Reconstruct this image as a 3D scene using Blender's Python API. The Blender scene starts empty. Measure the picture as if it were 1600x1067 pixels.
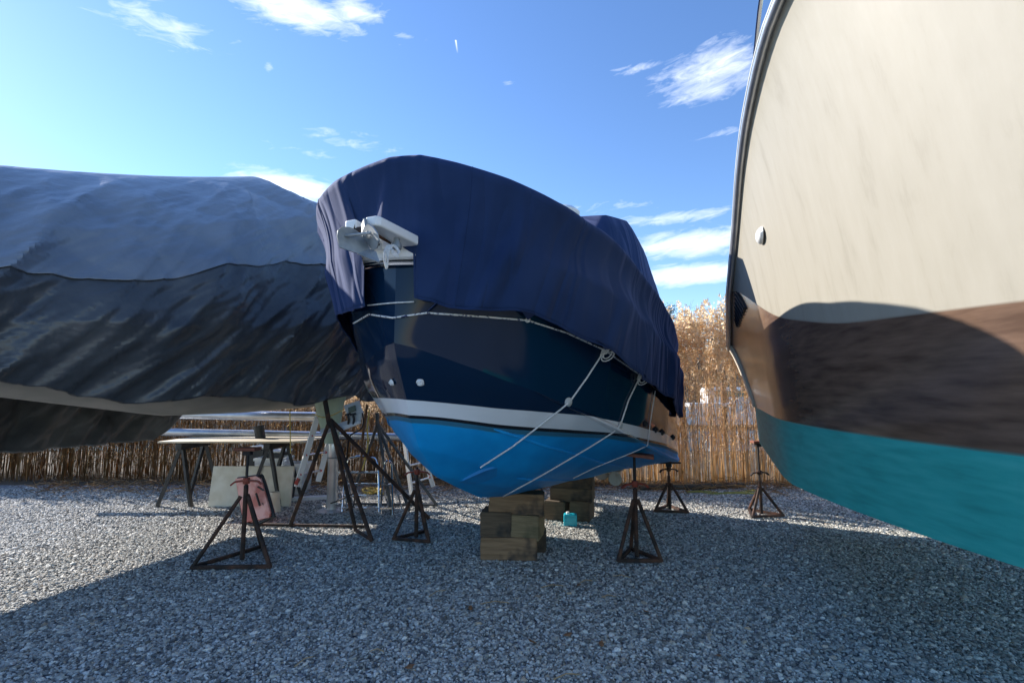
import bpy, bmesh, math, random
import numpy as np
from mathutils import Vector, Matrix, noise
from mathutils.bvhtree import BVHTree
random.seed(7); rng = np.random.default_rng(7)
R = math.radians
sc = bpy.context.scene
COL = sc.collection

# ------------------------------------------------------------------ camera
F = 770.0; CAMH = 1.6; PIT = math.atan((615-533.5)/F); cp, sp = math.cos(PIT), math.sin(PIT)
cd = bpy.data.cameras.new('camera'); cam = bpy.data.objects.new('camera', cd); COL.objects.link(cam)
cam.location = (0, 0, CAMH); cam.rotation_euler = (math.pi/2+PIT, 0, 0)
cd.sensor_width = 36; cd.lens = 36*F/1600; cd.clip_start = .05; cd.clip_end = 3000
sc.camera = cam

def ray(px, py):
    a = (px-800)/F; b = (533.5-py)/F
    return Vector((a, cp-b*sp, sp+b*cp))
def at(px, py, Y):
    d = ray(px, py); return Vector((0, 0, CAMH)) + d*(Y/d.y)
def gr(px, py):
    d = ray(px, py); return Vector((0, 0, CAMH)) + d*(-CAMH/d.z)

# ------------------------------------------------------------------ materials
def newmat(name):
    m = bpy.data.materials.new(name); m.use_nodes = True
    nt = m.node_tree; b = nt.nodes['Principled BSDF']
    return m, nt, b
def N_(nt, t, **k):
    n = nt.nodes.new(t)
    for a, v in k.items():
        if a in ('operation', 'blend_type', 'data_type', 'attribute_name', 'attribute_type', 'feature', 'interpolation', 'wave_type', 'bands_direction'): setattr(n, a, v)
        else: n.inputs[a.replace('_', ' ')].default_value = v
    return n
def ramp(nt, fac, stops, interp='LINEAR'):
    r = nt.nodes.new('ShaderNodeValToRGB'); cr = r.color_ramp; cr.interpolation = interp
    while len(cr.elements) < len(stops): cr.elements.new(.5)
    for e, (p, c) in zip(cr.elements, stops):
        e.position = p; e.color = (*c, 1) if len(c) == 3 else c
    nt.links.new(fac, r.inputs[0]); return r.outputs[0]
def bump(nt, b, h, s=.3, d=.01):
    n = nt.nodes.new('ShaderNodeBump'); n.inputs['Strength'].default_value = s; n.inputs['Distance'].default_value = d
    nt.links.new(h, n.inputs['Height']); nt.links.new(n.outputs[0], b.inputs['Normal'])
def coords(nt, scale=(1, 1, 1)):
    tc = nt.nodes.new('ShaderNodeTexCoord'); mp = nt.nodes.new('ShaderNodeMapping')
    mp.inputs['Scale'].default_value = scale; nt.links.new(tc.outputs['Object'], mp.inputs[0]); return mp.outputs[0]
def noisy(name, c1, c2, scale=6, rough=.6, metal=0, bs=.2, bd=.004, bscale=None, stretch=(1, 1, 1), lo=.35, hi=.65, spec=.5, detail=6):
    m, nt, b = newmat(name); v = coords(nt, stretch)
    n = N_(nt, 'ShaderNodeTexNoise', Scale=scale, Detail=detail); nt.links.new(v, n.inputs['Vector'])
    nt.links.new(ramp(nt, n.outputs['Fac'], [(lo, c1), (hi, c2)]), b.inputs['Base Color'])
    b.inputs['Roughness'].default_value = rough; b.inputs['Metallic'].default_value = metal
    b.inputs['Specular IOR Level'].default_value = spec
    if bs:
        n2 = N_(nt, 'ShaderNodeTexNoise', Scale=bscale or scale*5, Detail=4.0); nt.links.new(v, n2.inputs['Vector'])
        bump(nt, b, n2.outputs['Fac'], bs, bd)
    return m
M = {}
M['rust_steel'] = noisy('rusty_black_steel', (.02, .014, .012), (.12, .052, .03), 9, .75, .2, .5, .004, lo=.42, hi=.72)
M['dark_steel'] = noisy('dark_steel', (.014, .015, .018), (.04, .033, .03), 7, .6, .4, .3, .003)
M['blue_steel'] = noisy('blue_grey_steel', (.05, .065, .08), (.12, .11, .10), 8, .6, .3, .3)
M['red_paint'] = noisy('faded_red_paint', (.33, .045, .02), (.16, .05, .03), 14, .6)
M['red_wood'] = noisy('red_brown_wood_pad', (.26, .075, .035), (.14, .05, .03), 9, .7, stretch=(1, 6, 6))
M['galv'] = noisy('galvanised_steel', (.20, .23, .25), (.36, .38, .39), 11, .5, .35, .3, .003)
M['galv_rust'] = noisy('stained_galvanised_steel', (.40, .40, .38), (.24, .18, .12), 9, .6, .2, .3, lo=.45, hi=.8)
M['chrome'] = noisy('polished_stainless', (.62, .64, .66), (.84, .84, .84), 3, .14, 1, 0)
M['alu'] = noisy('dull_aluminium', (.45, .47, .5), (.62, .63, .65), 5, .34, .8, .1, stretch=(1, 1, 1))
M['white_gel'] = noisy('white_gelcoat', (.72, .73, .72), (.8, .8, .79), 4, .3, 0, .04)
M['white_paint'] = noisy('white_worn_paint', (.66, .66, .64), (.8, .8, .78), 6, .5)
M['rope'] = noisy('white_rope', (.55, .55, .54), (.78, .77, .74), 60, .9, 0, .6, .004, bscale=160)
M['fleck_rope'] = noisy('flecked_rope', (.03, .04, .12), (.72, .71, .69), 55, .9, 0, .5, .004, bscale=150, lo=.40, hi=.47)
M['black_rope'] = noisy('black_shock_cord', (.01, .01, .012), (.03, .03, .03), 60, .8)
M['yellow_rope'] = noisy('yellow_rope', (.55, .38, .08), (.7, .52, .16), 40, .8)
M['black_plastic'] = noisy('black_plastic', (.012, .013, .015), (.03, .03, .032), 8, .45)
M['pale_green'] = noisy('pale_green_antifouling', (.36, .47, .36), (.46, .55, .43), 4, .7)
M['grey_hull'] = noisy('grey_hull_paint', (.13, .14, .13), (.2, .2, .185), 3, .5)
M['tan_wood'] = noisy('pale_plywood', (.45, .38, .27), (.58, .5, .37), 5, .7, stretch=(1, 8, 8))
M['brown_wood'] = noisy('brown_stick', (.12, .06, .03), (.2, .1, .05), 9, .8, stretch=(8, 8, 1))
M['cream'] = noisy('cream_cloth', (.62, .55, .42), (.72, .66, .54), 8, .8)
M['pink'] = noisy('pink_plastic', (.8, .42, .38), (.55, .16, .13), 6, .5, lo=.4, hi=.6)
M['grey_plate'] = noisy('grey_plastic', (.4, .42, .42), (.5, .52, .5), 5, .5)
M['lcd'] = noisy('grey_green_display', (.10, .13, .10), (.14, .17, .13), 5, .25)
M['orange_red'] = noisy('red_rubber', (.55, .04, .03), (.4, .03, .03), 9, .5)
M['bark'] = noisy('grey_bark', (.09, .07, .055), (.16, .13, .105), 6, .9)
M['twig'] = noisy('brown_twigs', (.10, .075, .055), (.17, .13, .10), 3, .9, bs=0)
M['pine'] = noisy('dark_pine_needles', (.018, .035, .015), (.05, .075, .03), 2, .8, bs=0)
M['log'] = noisy('rotten_log', (.035, .027, .02), (.12, .095, .07), 5, .9, stretch=(1, 6, 6))

def wood_mat(name, a, b_, dark):
    m, nt, b = newmat(name); v = coords(nt, (1.2, 14, 14))
    n = N_(nt, 'ShaderNodeTexNoise', Scale=3.0, Detail=8.0, Distortion=.8); nt.links.new(v, n.inputs['Vector'])
    c = ramp(nt, n.outputs['Fac'], [(.3, a), (.7, b_)])
    v2 = coords(nt, (1, 1, 1)); n2 = N_(nt, 'ShaderNodeTexNoise', Scale=4.5, Detail=3.0); nt.links.new(v2, n2.inputs['Vector'])
    f = ramp(nt, n2.outputs['Fac'], [(.53, (0, 0, 0)), (.68, (1, 1, 1))])
    mx = N_(nt, 'ShaderNodeMixRGB'); nt.links.new(f, mx.inputs[0]); nt.links.new(c, mx.inputs[1]); mx.inputs[2].default_value = (*dark, 1)
    nt.links.new(mx.outputs[0], b.inputs['Base Color']); b.inputs['Roughness'].default_value = .85
    bump(nt, b, n.outputs['Fac'], .6, .006); return m
M['timber'] = wood_mat('weathered_timber', (.17, .10, .052), (.30, .19, .105), (.05, .038, .03))
M['timber_green'] = wood_mat('mossy_timber', (.16, .12, .062), (.26, .195, .11), (.09, .08, .04))
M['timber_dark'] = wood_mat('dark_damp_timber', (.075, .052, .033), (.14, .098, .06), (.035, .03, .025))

def cloth_mat(name, c1, c2, scale=420, rough=.9, sheen=.35):
    m, nt, b = newmat(name); v = coords(nt)
    n = N_(nt, 'ShaderNodeTexNoise', Scale=3.0, Detail=5.0); nt.links.new(v, n.inputs['Vector'])
    nt.links.new(ramp(nt, n.outputs['Fac'], [(.3, c1), (.7, c2)]), b.inputs['Base Color'])
    w = N_(nt, 'ShaderNodeTexNoise', Scale=scale, Detail=2.0); nt.links.new(v, w.inputs['Vector'])
    sa = N_(nt, 'ShaderNodeAttribute', attribute_name='sarc'); za = N_(nt, 'ShaderNodeAttribute', attribute_name='drop'); cb = nt.nodes.new('ShaderNodeCombineXYZ'); nt.links.new(sa.outputs['Fac'], cb.inputs[0]); nt.links.new(za.outputs['Fac'], cb.inputs[1]); v3 = cb.outputs[0]; w3 = N_(nt, 'ShaderNodeTexNoise', Scale=1.0, Detail=1.3, Distortion=.7); nt.links.new(v3, w3.inputs['Vector'])
    rd = N_(nt, 'ShaderNodeMath', operation='SUBTRACT'); nt.links.new(w3.outputs['Fac'], rd.inputs[0]); rd.inputs[1].default_value = .5
    ab = N_(nt, 'ShaderNodeMath', operation='ABSOLUTE'); nt.links.new(rd.outputs[0], ab.inputs[0])
    b1 = N_(nt, 'ShaderNodeBump'); b1.inputs['Strength'].default_value = .75; b1.inputs['Distance'].default_value = .15; nt.links.new(ab.outputs[0], b1.inputs['Height'])
    b0 = N_(nt, 'ShaderNodeBump'); b0.inputs['Strength'].default_value = .25; b0.inputs['Distance'].default_value = .002; nt.links.new(w.outputs['Fac'], b0.inputs['Height']); nt.links.new(b1.outputs[0], b0.inputs['Normal']); nt.links.new(b0.outputs[0], b.inputs['Normal'])
    b.inputs['Roughness'].default_value = rough; b.inputs['Sheen Weight'].default_value = sheen
    b.inputs['Sheen Roughness'].default_value = .4; b.inputs['Sheen Tint'].default_value = (.46, .52, 1, 1); b.inputs['Specular IOR Level'].default_value = .25
    return m
M['canvas'] = cloth_mat('navy_canvas', (.009, .026, .082), (.017, .039, .112), sheen=.16)
def tarp_mat(name, c1, c2, rough):
    m, nt, b = newmat(name); v = coords(nt)
    n = N_(nt, 'ShaderNodeTexNoise', Scale=2.0, Detail=5.0); nt.links.new(v, n.inputs['Vector'])
    nt.links.new(ramp(nt, n.outputs['Fac'], [(.3, c1), (.7, c2)]), b.inputs['Base Color'])
    v2 = coords(nt, (1.0, 1.0, 1.0)); n2 = N_(nt, 'ShaderNodeTexNoise', Scale=9.0, Detail=5.0, Distortion=.4); nt.links.new(v2, n2.inputs['Vector'])
    vo = N_(nt, 'ShaderNodeTexVoronoi', Scale=5.5, feature='DISTANCE_TO_EDGE'); mxv = N_(nt, 'ShaderNodeMixRGB'); mxv.inputs[0].default_value = .12; nt.links.new(v2, mxv.inputs[1]); nt.links.new(n2.outputs['Color'], mxv.inputs[2]); nt.links.new(mxv.outputs[0], vo.inputs['Vector'])
    ad = N_(nt, 'ShaderNodeMath', operation='MULTIPLY_ADD'); nt.links.new(vo.outputs['Distance'], ad.inputs[0]); ad.inputs[1].default_value = .9; nt.links.new(n2.outputs['Fac'], ad.inputs[2])
    bump(nt, b, ad.outputs[0], .3, .03); b.inputs['Roughness'].default_value = rough
    return m
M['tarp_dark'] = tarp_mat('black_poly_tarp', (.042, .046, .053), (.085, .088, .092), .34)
M['tarp_lit'] = tarp_mat('sky_lit_poly_tarp', (.14, .165, .205), (.21, .235, .275), .33)  # paler than the lower sheet: sky light on the top put into the colour

# hull paint: bands follow the painted waterline, stored per vertex as a plain height ratio
def hull_mat():
    m, nt, b = newmat('boat_hull_paint')
    a = N_(nt, 'ShaderNodeAttribute', attribute_name='wl')
    v = coords(nt); n = N_(nt, 'ShaderNodeTexNoise', Scale=5.0, Detail=6.0); nt.links.new(v, n.inputs['Vector'])
    mm = N_(nt, 'ShaderNodeMath', operation='MULTIPLY_ADD'); nt.links.new(n.outputs['Fac'], mm.inputs[0]); mm.inputs[1].default_value = .12
    nt.links.new(a.outputs['Fac'], mm.inputs[2])
    def mr(src, lo, hi):
        q = N_(nt, 'ShaderNodeMapRange'); nt.links.new(src, q.inputs[0]); q.inputs[1].default_value = lo; q.inputs[2].default_value = hi; return q.outputs[0]
    blue = ramp(nt, n.outputs['Fac'], [(.3, (.0, .25, .60)), (.75, (.004, .34, .74))])
    def mix(f, c1, c2):
        x = N_(nt, 'ShaderNodeMixRGB'); nt.links.new(f, x.inputs[0])
        for i, c in ((1, c1), (2, c2)):
            if isinstance(c, tuple): x.inputs[i].default_value = (*c, 1)
            else: nt.links.new(c, x.inputs[i])
        return x.outputs[0]
    c = mix(mr(mm.outputs[0], -.5, -.42), blue, (.03, .15, .24))
    c = mix(mr(a.outputs['Fac'], -.24, -.21), c, (.012, .014, .018))
    c = mix(mr(a.outputs['Fac'], -.02, .01), c, (.72, .73, .74))
    c = mix(mr(a.outputs['Fac'], .985, 1.015), c, (.003, .017, .045))
    nt.links.new(c, b.inputs['Base Color'])
    r = mix(mr(a.outputs['Fac'], -.24, -.2), (.55, .55, .55), (.08, .08, .08)); nt.links.new(r, b.inputs['Roughness'])
    b.inputs['IOR'].default_value = 1.36
    n3 = N_(nt, 'ShaderNodeTexNoise', Scale=1.3, Detail=2.0); nt.links.new(v, n3.inputs['Vector'])
    bump(nt, b, n3.outputs['Fac'], .05, .02)
    return m
M['hull'] = hull_mat()
def hull2_mat():
    m, nt, b = newmat('second_boat_paint')
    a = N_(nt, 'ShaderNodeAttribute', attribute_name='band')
    v = coords(nt, (1, 1, 1)); n = N_(nt, 'ShaderNodeTexNoise', Scale=2.0, Detail=6.0); nt.links.new(v, n.inputs['Vector'])
    vs_ = coords(nt, (5, 5, .35)); ns_ = N_(nt, 'ShaderNodeTexNoise', Scale=2.0, Detail=7.0, Roughness=.65); nt.links.new(vs_, ns_.inputs['Vector']); beige = ramp(nt, ns_.outputs['Fac'], [(.28, (.235, .215, .17)), (.45, (.28, .258, .208)), (.75, (.305, .282, .232))]); bump(nt, b, n.outputs['Fac'], .12, .03)
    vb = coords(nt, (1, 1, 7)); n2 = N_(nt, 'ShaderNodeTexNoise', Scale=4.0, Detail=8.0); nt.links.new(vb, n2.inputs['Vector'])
    brown = ramp(nt, n2.outputs['Fac'], [(.3, (.085, .052, .036)), (.7, (.17, .108, .075))])  # reflection of the reeds put into the dark lower hull's colour
    def mix(f, c1, c2):
        x = N_(nt, 'ShaderNodeMixRGB'); nt.links.new(f, x.inputs[0])
        for i, c in ((1, c1), (2, c2)):
            if isinstance(c, tuple): x.inputs[i].default_value = (*c, 1)
            else: nt.links.new(c, x.inputs[i])
        return x.outputs[0]
    a_b = N_(nt, 'ShaderNodeAttribute', attribute_name='boot')
    def step(e):
        q = N_(nt, 'ShaderNodeMapRange'); nt.links.new((a_b if e == 1 else a).outputs['Fac'], q.inputs[0]); q.inputs[1].default_value = -.006; q.inputs[2].default_value = .006; return q.outputs[0]
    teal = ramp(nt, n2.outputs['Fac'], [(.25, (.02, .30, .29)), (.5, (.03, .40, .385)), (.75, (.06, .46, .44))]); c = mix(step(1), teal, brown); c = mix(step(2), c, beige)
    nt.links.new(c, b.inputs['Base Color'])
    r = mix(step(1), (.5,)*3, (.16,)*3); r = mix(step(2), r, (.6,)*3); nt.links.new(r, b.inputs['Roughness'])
    return m
M['hull2'] = hull2_mat()

# ------------------------------------------------------------------ mesh helpers
ROOT = {}
class MB:
    def __init__(s): s.v = []; s.f = []
    def add(s, v, f):
        o = len(s.v); s.v += [Vector(x) for x in v]; s.f += [tuple(i+o for i in q) for q in f]; return s
    def tube(s, pts, r, n=8, cap=True):
        pts = [Vector(p) for p in pts]; o = len(s.v); k = len(pts)
        up = None
        for i, p in enumerate(pts):
            t = (pts[min(i+1, k-1)]-pts[max(i-1, 0)])
            t = t.normalized() if t.length > 1e-9 else Vector((0, 0, 1))
            if up is None: up = t.orthogonal().normalized()
            up = (up-t*up.dot(t)); up = up.normalized() if up.length > 1e-6 else t.orthogonal().normalized()
            b = t.cross(up); rr = r[i] if isinstance(r, (list, tuple)) else r
            for j in range(n):
                a = 2*math.pi*j/n; s.v.append(p+(up*math.cos(a)+b*math.sin(a))*rr)
        for i in range(k-1):
            for j in range(n):
                s.f.append((o+i*n+j, o+i*n+(j+1) % n, o+(i+1)*n+(j+1) % n, o+(i+1)*n+j))
        if cap:
            s.f.append(tuple(o+j for j in reversed(range(n)))); s.f.append(tuple(o+(k-1)*n+j for j in range(n)))
        return s
    def bar(s, a, b, w, h, up=(0, 0, 1)):
        a, b = Vector(a), Vector(b); t = (b-a).normalized(); u = Vector(up); 
        if abs(t.dot(u)) > .98: u = Vector((1, 0, 0))
        x = t.cross(u).normalized()*w/2; y = x.cross(t).normalized()*h/2
        v = [a-x-y, a+x-y, a+x+y, a-x+y, b-x-y, b+x-y, b+x+y, b-x+y]
        return s.add(v, [(3, 2, 1, 0), (4, 5, 6, 7), (0, 1, 5, 4), (1, 2, 6, 5), (2, 3, 7, 6), (3, 0, 4, 7)])
    def box(s, c, size, rz=0, tilt=None, bev=0, seg=2):
        bm = bmesh.new(); bmesh.ops.create_cube(bm, size=1); bmesh.ops.scale(bm, vec=size, verts=bm.verts)
        if bev: bmesh.ops.bevel(bm, geom=bm.edges[:], offset=bev, segments=seg, affect='EDGES', profile=.6)
        m = Matrix.Translation(c) @ Matrix.Rotation(rz, 4, 'Z')
        if tilt: m = m @ Matrix.Rotation(tilt[1], 4, tilt[0])
        bmesh.ops.transform(bm, matrix=m, verts=bm.verts); bm.verts.index_update()
        s.add([v.co for v in bm.verts], [[v.index for v in f.verts] for f in bm.faces]); bm.free(); return s
    def lathe(s, c, prof, n=20, axis=None, sx=1, sy=1):
        c = Vector(c); o = len(s.v); k = len(prof)
        q = Vector((0, 0, 1)).rotation_difference(Vector(axis)) if axis else None
        for (r, z) in prof:
            for j in range(n):
                a = 2*math.pi*j/n; p = Vector((r*math.cos(a)*sx, r*math.sin(a)*sy, z))
                if q: p = q @ p
                s.v.append(c+p)
        for i in range(k-1):
            for j in range(n): s.f.append((o+i*n+j, o+i*n+(j+1) % n, o+(i+1)*n+(j+1) % n, o+(i+1)*n+j))
        s.f.append(tuple(o+j for j in reversed(range(n)))); s.f.append(tuple(o+(k-1)*n+j for j in range(n)))
        return s
    def grid(s, P, flip=False):
        o = len(s.v); a, b = len(P), len(P[0])
        for row in P: s.v += [Vector(p) for p in row]
        for i in range(a-1):
            for j in range(b-1):
                q = (o+i*b+j, o+i*b+j+1, o+(i+1)*b+j+1, o+(i+1)*b+j); s.f.append(q[::-1] if flip else q)
        return s
    def poly(s, pts, th):
        pts = [Vector(p) for p in pts]; c = sum(pts, Vector())/len(pts)
        nrm = Vector()
        for i in range(len(pts)): nrm += (pts[i]-c).cross(pts[(i+1) % len(pts)]-c)
        nrm.normalize(); n = len(pts)
        v = [p+nrm*th/2 for p in pts]+[p-nrm*th/2 for p in pts]+[c+nrm*th/2, c-nrm*th/2]
        f = []
        for i in range(n):
            j = (i+1) % n; f += [(i, j, 2*n), (n+j, n+i, 2*n+1), (i, n+i, n+j, j)]
        return s.add(v, f)
    def build(s, name, mat, parent=None, smooth=True, angle=40, solid=0, attr=None):
        me = bpy.data.meshes.new(name); o = bpy.data.objects.new(name, me); COL.objects.link(o)
        if parent is not None:
            L = ROOT[parent.name]; o.parent = parent; ROOT[o.name] = L
        else:
            if s.v:
                xs = [p.x for p in s.v]; ys = [p.y for p in s.v]; L = Vector(((min(xs)+max(xs))/2, (min(ys)+max(ys))/2, min(p.z for p in s.v)))
            else: L = Vector()
            o.location = L; ROOT[o.name] = L
        me.from_pydata([tuple(p-L) for p in s.v], [], s.f); me.update()
        me.materials.append(mat if not isinstance(mat, str) else M[mat])
        if smooth:
            me.shade_smooth() if hasattr(me, 'shade_smooth') else None
            try: me.set_sharp_from_angle(angle=R(angle))
            except Exception: pass
        if attr:
            for k, vals in attr.items():
                A = me.attributes.new(k, 'FLOAT', 'POINT'); A.data.foreach_set('value', vals)
        if solid:
            md = o.modifiers.new('thickness', 'SOLIDIFY'); md.thickness = solid; md.offset = -1
        return o
def tag(o, label=None, cat=None, group=None, kind=None):
    if label: o['label'] = label
    if cat: o['category'] = cat
    if group: o['group'] = group
    if kind: o['kind'] = kind
    return o
def thing(name, loc, label, cat, group=None):
    o = bpy.data.objects.new(name, None); COL.objects.link(o); o.location = loc; ROOT[o.name] = Vector(loc); o.empty_display_size = .2
    return tag(o, label, cat, group)
def ip(T, u):
    if u <= T[0][0]: return T[0][1]
    for (a, b), (c, d) in zip(T, T[1:]):
        if u <= c: return b+(d-b)*(u-a)/(c-a)
    return T[-1][1]
def smooth_tab(T, n=160, it=6):
    xs = np.linspace(T[0][0], T[-1][0], n); ys = np.array([ip(T, x) for x in xs])
    for _ in range(it): ys[1:-1] = (ys[:-2]+2*ys[1:-1]+ys[2:])/4
    return list(zip(xs.tolist(), ys.tolist()))
def nz(x, y=0, z=0): return noise.noise(Vector((x, y, z)))
def curve_pts(P, n=8):
    P = [Vector(p) for p in P]; out = []
    for i in range(len(P)-1):
        p0, p1, p2, p3 = P[max(i-1, 0)], P[i], P[i+1], P[min(i+2, len(P)-1)]
        for k in range(n):
            t = k/n
            out.append(.5*((2*p1)+(p2-p0)*t+(2*p0-5*p1+4*p2-p3)*t*t+(3*p1-p0-3*p2+p3)*t**3))
    out.append(P[-1]); return out

# ------------------------------------------------------------------ main boat
TH = R(23); DX, DY = math.sin(TH), math.cos(TH); X0, Y0 = -.77, 3.2
def W(u, p, z): return Vector((X0+DX*u+DY*p, Y0+DY*u-DX*p, z))
HEEL = .13
def WS(u, p, z):                       # starboard side sits a little higher, the hull leans to port
    return W(u, p, z + (HEEL*abs(p) if p < 0 else 0))
LEN = 4.65
Kp = [(0, 0), (.05, .12), (.15, .28), (.3, .48), (.6, .75), (1, .97), (1.5, 1.13), (2, 1.24), (3, 1.37), (4, 1.40), (LEN, 1.36)]
Kz = smooth_tab([(0, 1.93), (.16, 1.83), (.34, 1.73), (.73, 1.56), (.87, 1.50), (1.1, 1.43), (1.58, 1.28), (2.04, 1.14), (2.47, 1.04), (2.98, .92), (3.73, .79), (5.2, .68)])
Rp = [(0, 0), (.03, .3), (.08, .5), (.15, .7), (.3, .93), (.5, 1.1), (.8, 1.24), (1.2, 1.34), (2, 1.44), (3, 1.48), (4, 1.44), (LEN+.05, 1.38)]   # bow rail
Sp = [(0, 0), (.03, .21), (.08, .38), (.15, .54), (.3, .76), (.5, .93), (.8, 1.12), (1.2, 1.28), (2, 1.41), (3, 1.46), (4, 1.42), (LEN, 1.36)]   # gunwale
Sz = smooth_tab([(0, 2.48), (.7, 2.32), (1.5, 2.12), (2.5, 1.95), (4, 1.82), (5.2, 1.75)])
STEM = [(.71, 1.27), (.86, .87), (1.0, .56), (1.22, .32), (1.45, .19), (1.57, .15), (1.83, .03), (1.93, 0), (2.17, 0), (2.49, 0)]
KEEL = smooth_tab([(1.27, .71), (1.8, .62), (2.6, .55), (4, .5), (5.2, .48)])
ZB = smooth_tab([(0, 1.475), (.25, 1.45), (.55, 1.385), (.73, 1.36), (1.58, 1.27), (1.88, 1.22), (2.3, 1.16), (2.87, 1.08), (3.97, .90), (5.2, .72)])
ZT = smooth_tab([(0, 1.585), (.26, 1.54), (.47, 1.50), (.73, 1.47), (1.1, 1.43), (1.65, 1.35), (2.4, 1.24), (2.88, 1.18), (3.57, 1.07), (4.21, .96), (5.2, .80)])
def kn(u): return Vector((u, ip(Kp, max(u, 0)), ip(Kz, u)))
def bottom(t, v):
    tt = t**1.5
    kl = Vector((1.27+tt*(LEN-1.27), 0, 0)); kl.z = ip(KEEL, kl.x)
    ku = kn(tt*LEN)
    zz = .71+(1.93-.71)*v; st = Vector((ip(STEM, zz), 0, zz))
    ke, ze = ip(KEEL, LEN), kn(LEN)
    tr = Vector((LEN, ze.y*v, ke+(ze.z-ke)*v))
    c00 = Vector((1.27, 0, .71)); c01 = Vector((0, 0, 1.93)); c10 = Vector((LEN, 0, ke)); c11 = Vector((LEN, ze.y, ze.z))
    P = kl*(1-v)+ku*v+st*(1-tt)+tr*tt-(c00*(1-v)*(1-tt)+c01*v*(1-tt)+c10*(1-v)*tt+c11*v*tt)
    bl = math.sin(math.pi*v**.8)*min(1, t*3.2)*(1-tt)
    P.y += .14*bl; P.z -= .03*bl
    return P
def topside(t, v):
    tt = t**1.6; u = tt*LEN
    a = kn(u); s = Vector((u, ip(Sp, u), ip(Sz, u)))
    zz = a.z+(s.z-a.z)*v; w = v**1.25
    q = Vector((a.x+(s.x-a.x)*v, a.y+(s.y-a.y)*w, zz))
    if tt == 0: q = Vector((ip(STEM, zz), 0, zz))
    return q
def dent(P):                            # thruster scoop recessed into the forefoot
    return P
NT, NV = 90, 44
boat = thing('motor_boat', W(2.6, 0, .48), 'navy motor boat with bright blue bottom and white waterline stripe propped on timber blocks', 'boat')
hb = MB(); wl = []
def wlv(P): 
    zb, zt = ip(ZB, P.x), ip(ZT, P.x); return (P.z-zb)/(zt-zb)
for side in (1, -1):
    for fn in (bottom, topside):
        G = []
        for i in range(NT+1):
            row = []
            for j in range(NV+1):
                P = fn(i/NT, j/NV); wl.append(wlv(P)); row.append(WS(P.x, P.y*side, P.z))
            G.append(row)
        hb.grid(G, flip=(side == 1))
# transom and deck close the shell
zc = ip(Kz, LEN); tr = [(LEN, 0, ip(KEEL, LEN)), (LEN, 1.36, zc), (LEN, 1.36, ip(Sz, LEN)), (LEN, -1.36, ip(Sz, LEN)), (LEN, -1.36, zc)]
hb.add([WS(*p) for p in tr], [(0, 1, 2, 3, 4)]); wl += [wlv(Vector(p)) for p in tr]
us = [.0, .03, .08, .15, .3, .5, .8, 1.2, 2, 3, 4, LEN]; um = [.0, .03, .08, .15, .24]
G = [[WS(u, ip(Sp, u)*k, ip(Sz, u)-.01) for k in (-1, -.5, 0, .5, 1)] for u in us]
hb.grid(G); wl += [5.]*(len(us)*5)
for side in (1, -1):                    # chine rail, painted with the hull
    G = []
    for i in range(70):
        u = .55+(LEN-.55)*i/69; k_ = kn(u); f_ = min(1, (u-.55)/.8)*min(1, .25+(LEN-u)/1.2)*.9; row = []
        for dp, dz in ((.0, .045), (.042, .006), (.036, -.012), (-.03, -.016)):
            P = Vector((u, k_.y+dp*f_+.002, k_.z+dz*f_)); wl.append(wlv(P)); row.append(WS(P.x, P.y*side, P.z))
        G.append(row)
    hb.grid(G, flip=(side == 1))
hull = hb.build('hull', 'hull', boat, angle=35, attr={'wl': wl})
hullBVH = BVHTree.FromPolygons([tuple(v) for v in hb.v], hb.f)
CAMV = Vector((0, 0, CAMH))
def hit(px, py, off=.01, bvh=None):
    d = ray(px, py).normalized(); r = (bvh or hullBVH).ray_cast(CAMV, d)
    if r[0] is None: return None
    n = r[1] if r[1].dot(d) < 0 else -r[1]
    return r[0]+n*off
# spray strakes on both bottoms
for side in (1, -1):
    for v, t0 in ((.36, .3), (.68, .2)):
        pts = []
        for i in range(50):
            P = bottom(t0+(1-t0)*i/49*.97, v); pts.append(WS(P.x, P.y*side, P.z-.002))
        MB().tube(pts, [.004]+[.011]*48+[.004], 6).build('spray_strake', noisy('strake_blue', (.0, .25, .60), (.004, .34, .74), 5, .55) if 'strk' not in M else M['strk'], boat)
# gunwale moulding with metal strip
for z0, r, mat, nm in ((.03, .034, 'white_gel', 'gunwale_moulding'), (-.03, .016, 'chrome', 'rub_strip')):
    pts = [WS(u, -ip(Sp, u)-.012, ip(Sz, u)+z0) for u in reversed(um[1:])]+[WS(-.03, 0, ip(Sz, 0)+z0)]+[WS(u, ip(Sp, u)+.012, ip(Sz, u)+z0) for u in um[1:]]
    MB().tube(curve_pts(pts, 5), r, 8).build(nm, mat, boat)
# bow pulpit: two tapering arms with a slot for the anchor roller
pu = MB()
for s in (1, -1):
    a = [(-.36, .035*s), (-.36, .115*s), (-.335, .135*s), (-.02, .20*s), (-.02, .035*s)]
    if s < 0: a = a[::-1]
    top = [W(u, p, 2.652-.12*(u+.36)) for u, p in a]; bot = [q-Vector((0, 0, .062)) for q in top]; n = 5
    pu.add(top+bot, [tuple(range(n)), tuple(reversed(range(n, 2*n)))]+[(i, i+n, (i+1) % n+n, (i+1) % n) for i in range(n)])
pulpit = pu.build('bow_pulpit', 'white_gel', boat, smooth=False)
md = pulpit.modifiers.new('edge', 'BEVEL'); md.width = .012; md.segments = 3
MB().bar(W(-.1, 0, 2.56), W(.16, 0, 2.55), .08, .05).bar(W(.03, -.16, 2.52), W(.03, .18, 2.52), .12, .07).build('pulpit_bracket', 'white_gel', boat, smooth=False)
rl = MB()
for s in (1, -1): rl.bar(W(-.36, .045*s, 2.60), W(-.12, .045*s, 2.585), .008, .07)
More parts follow.
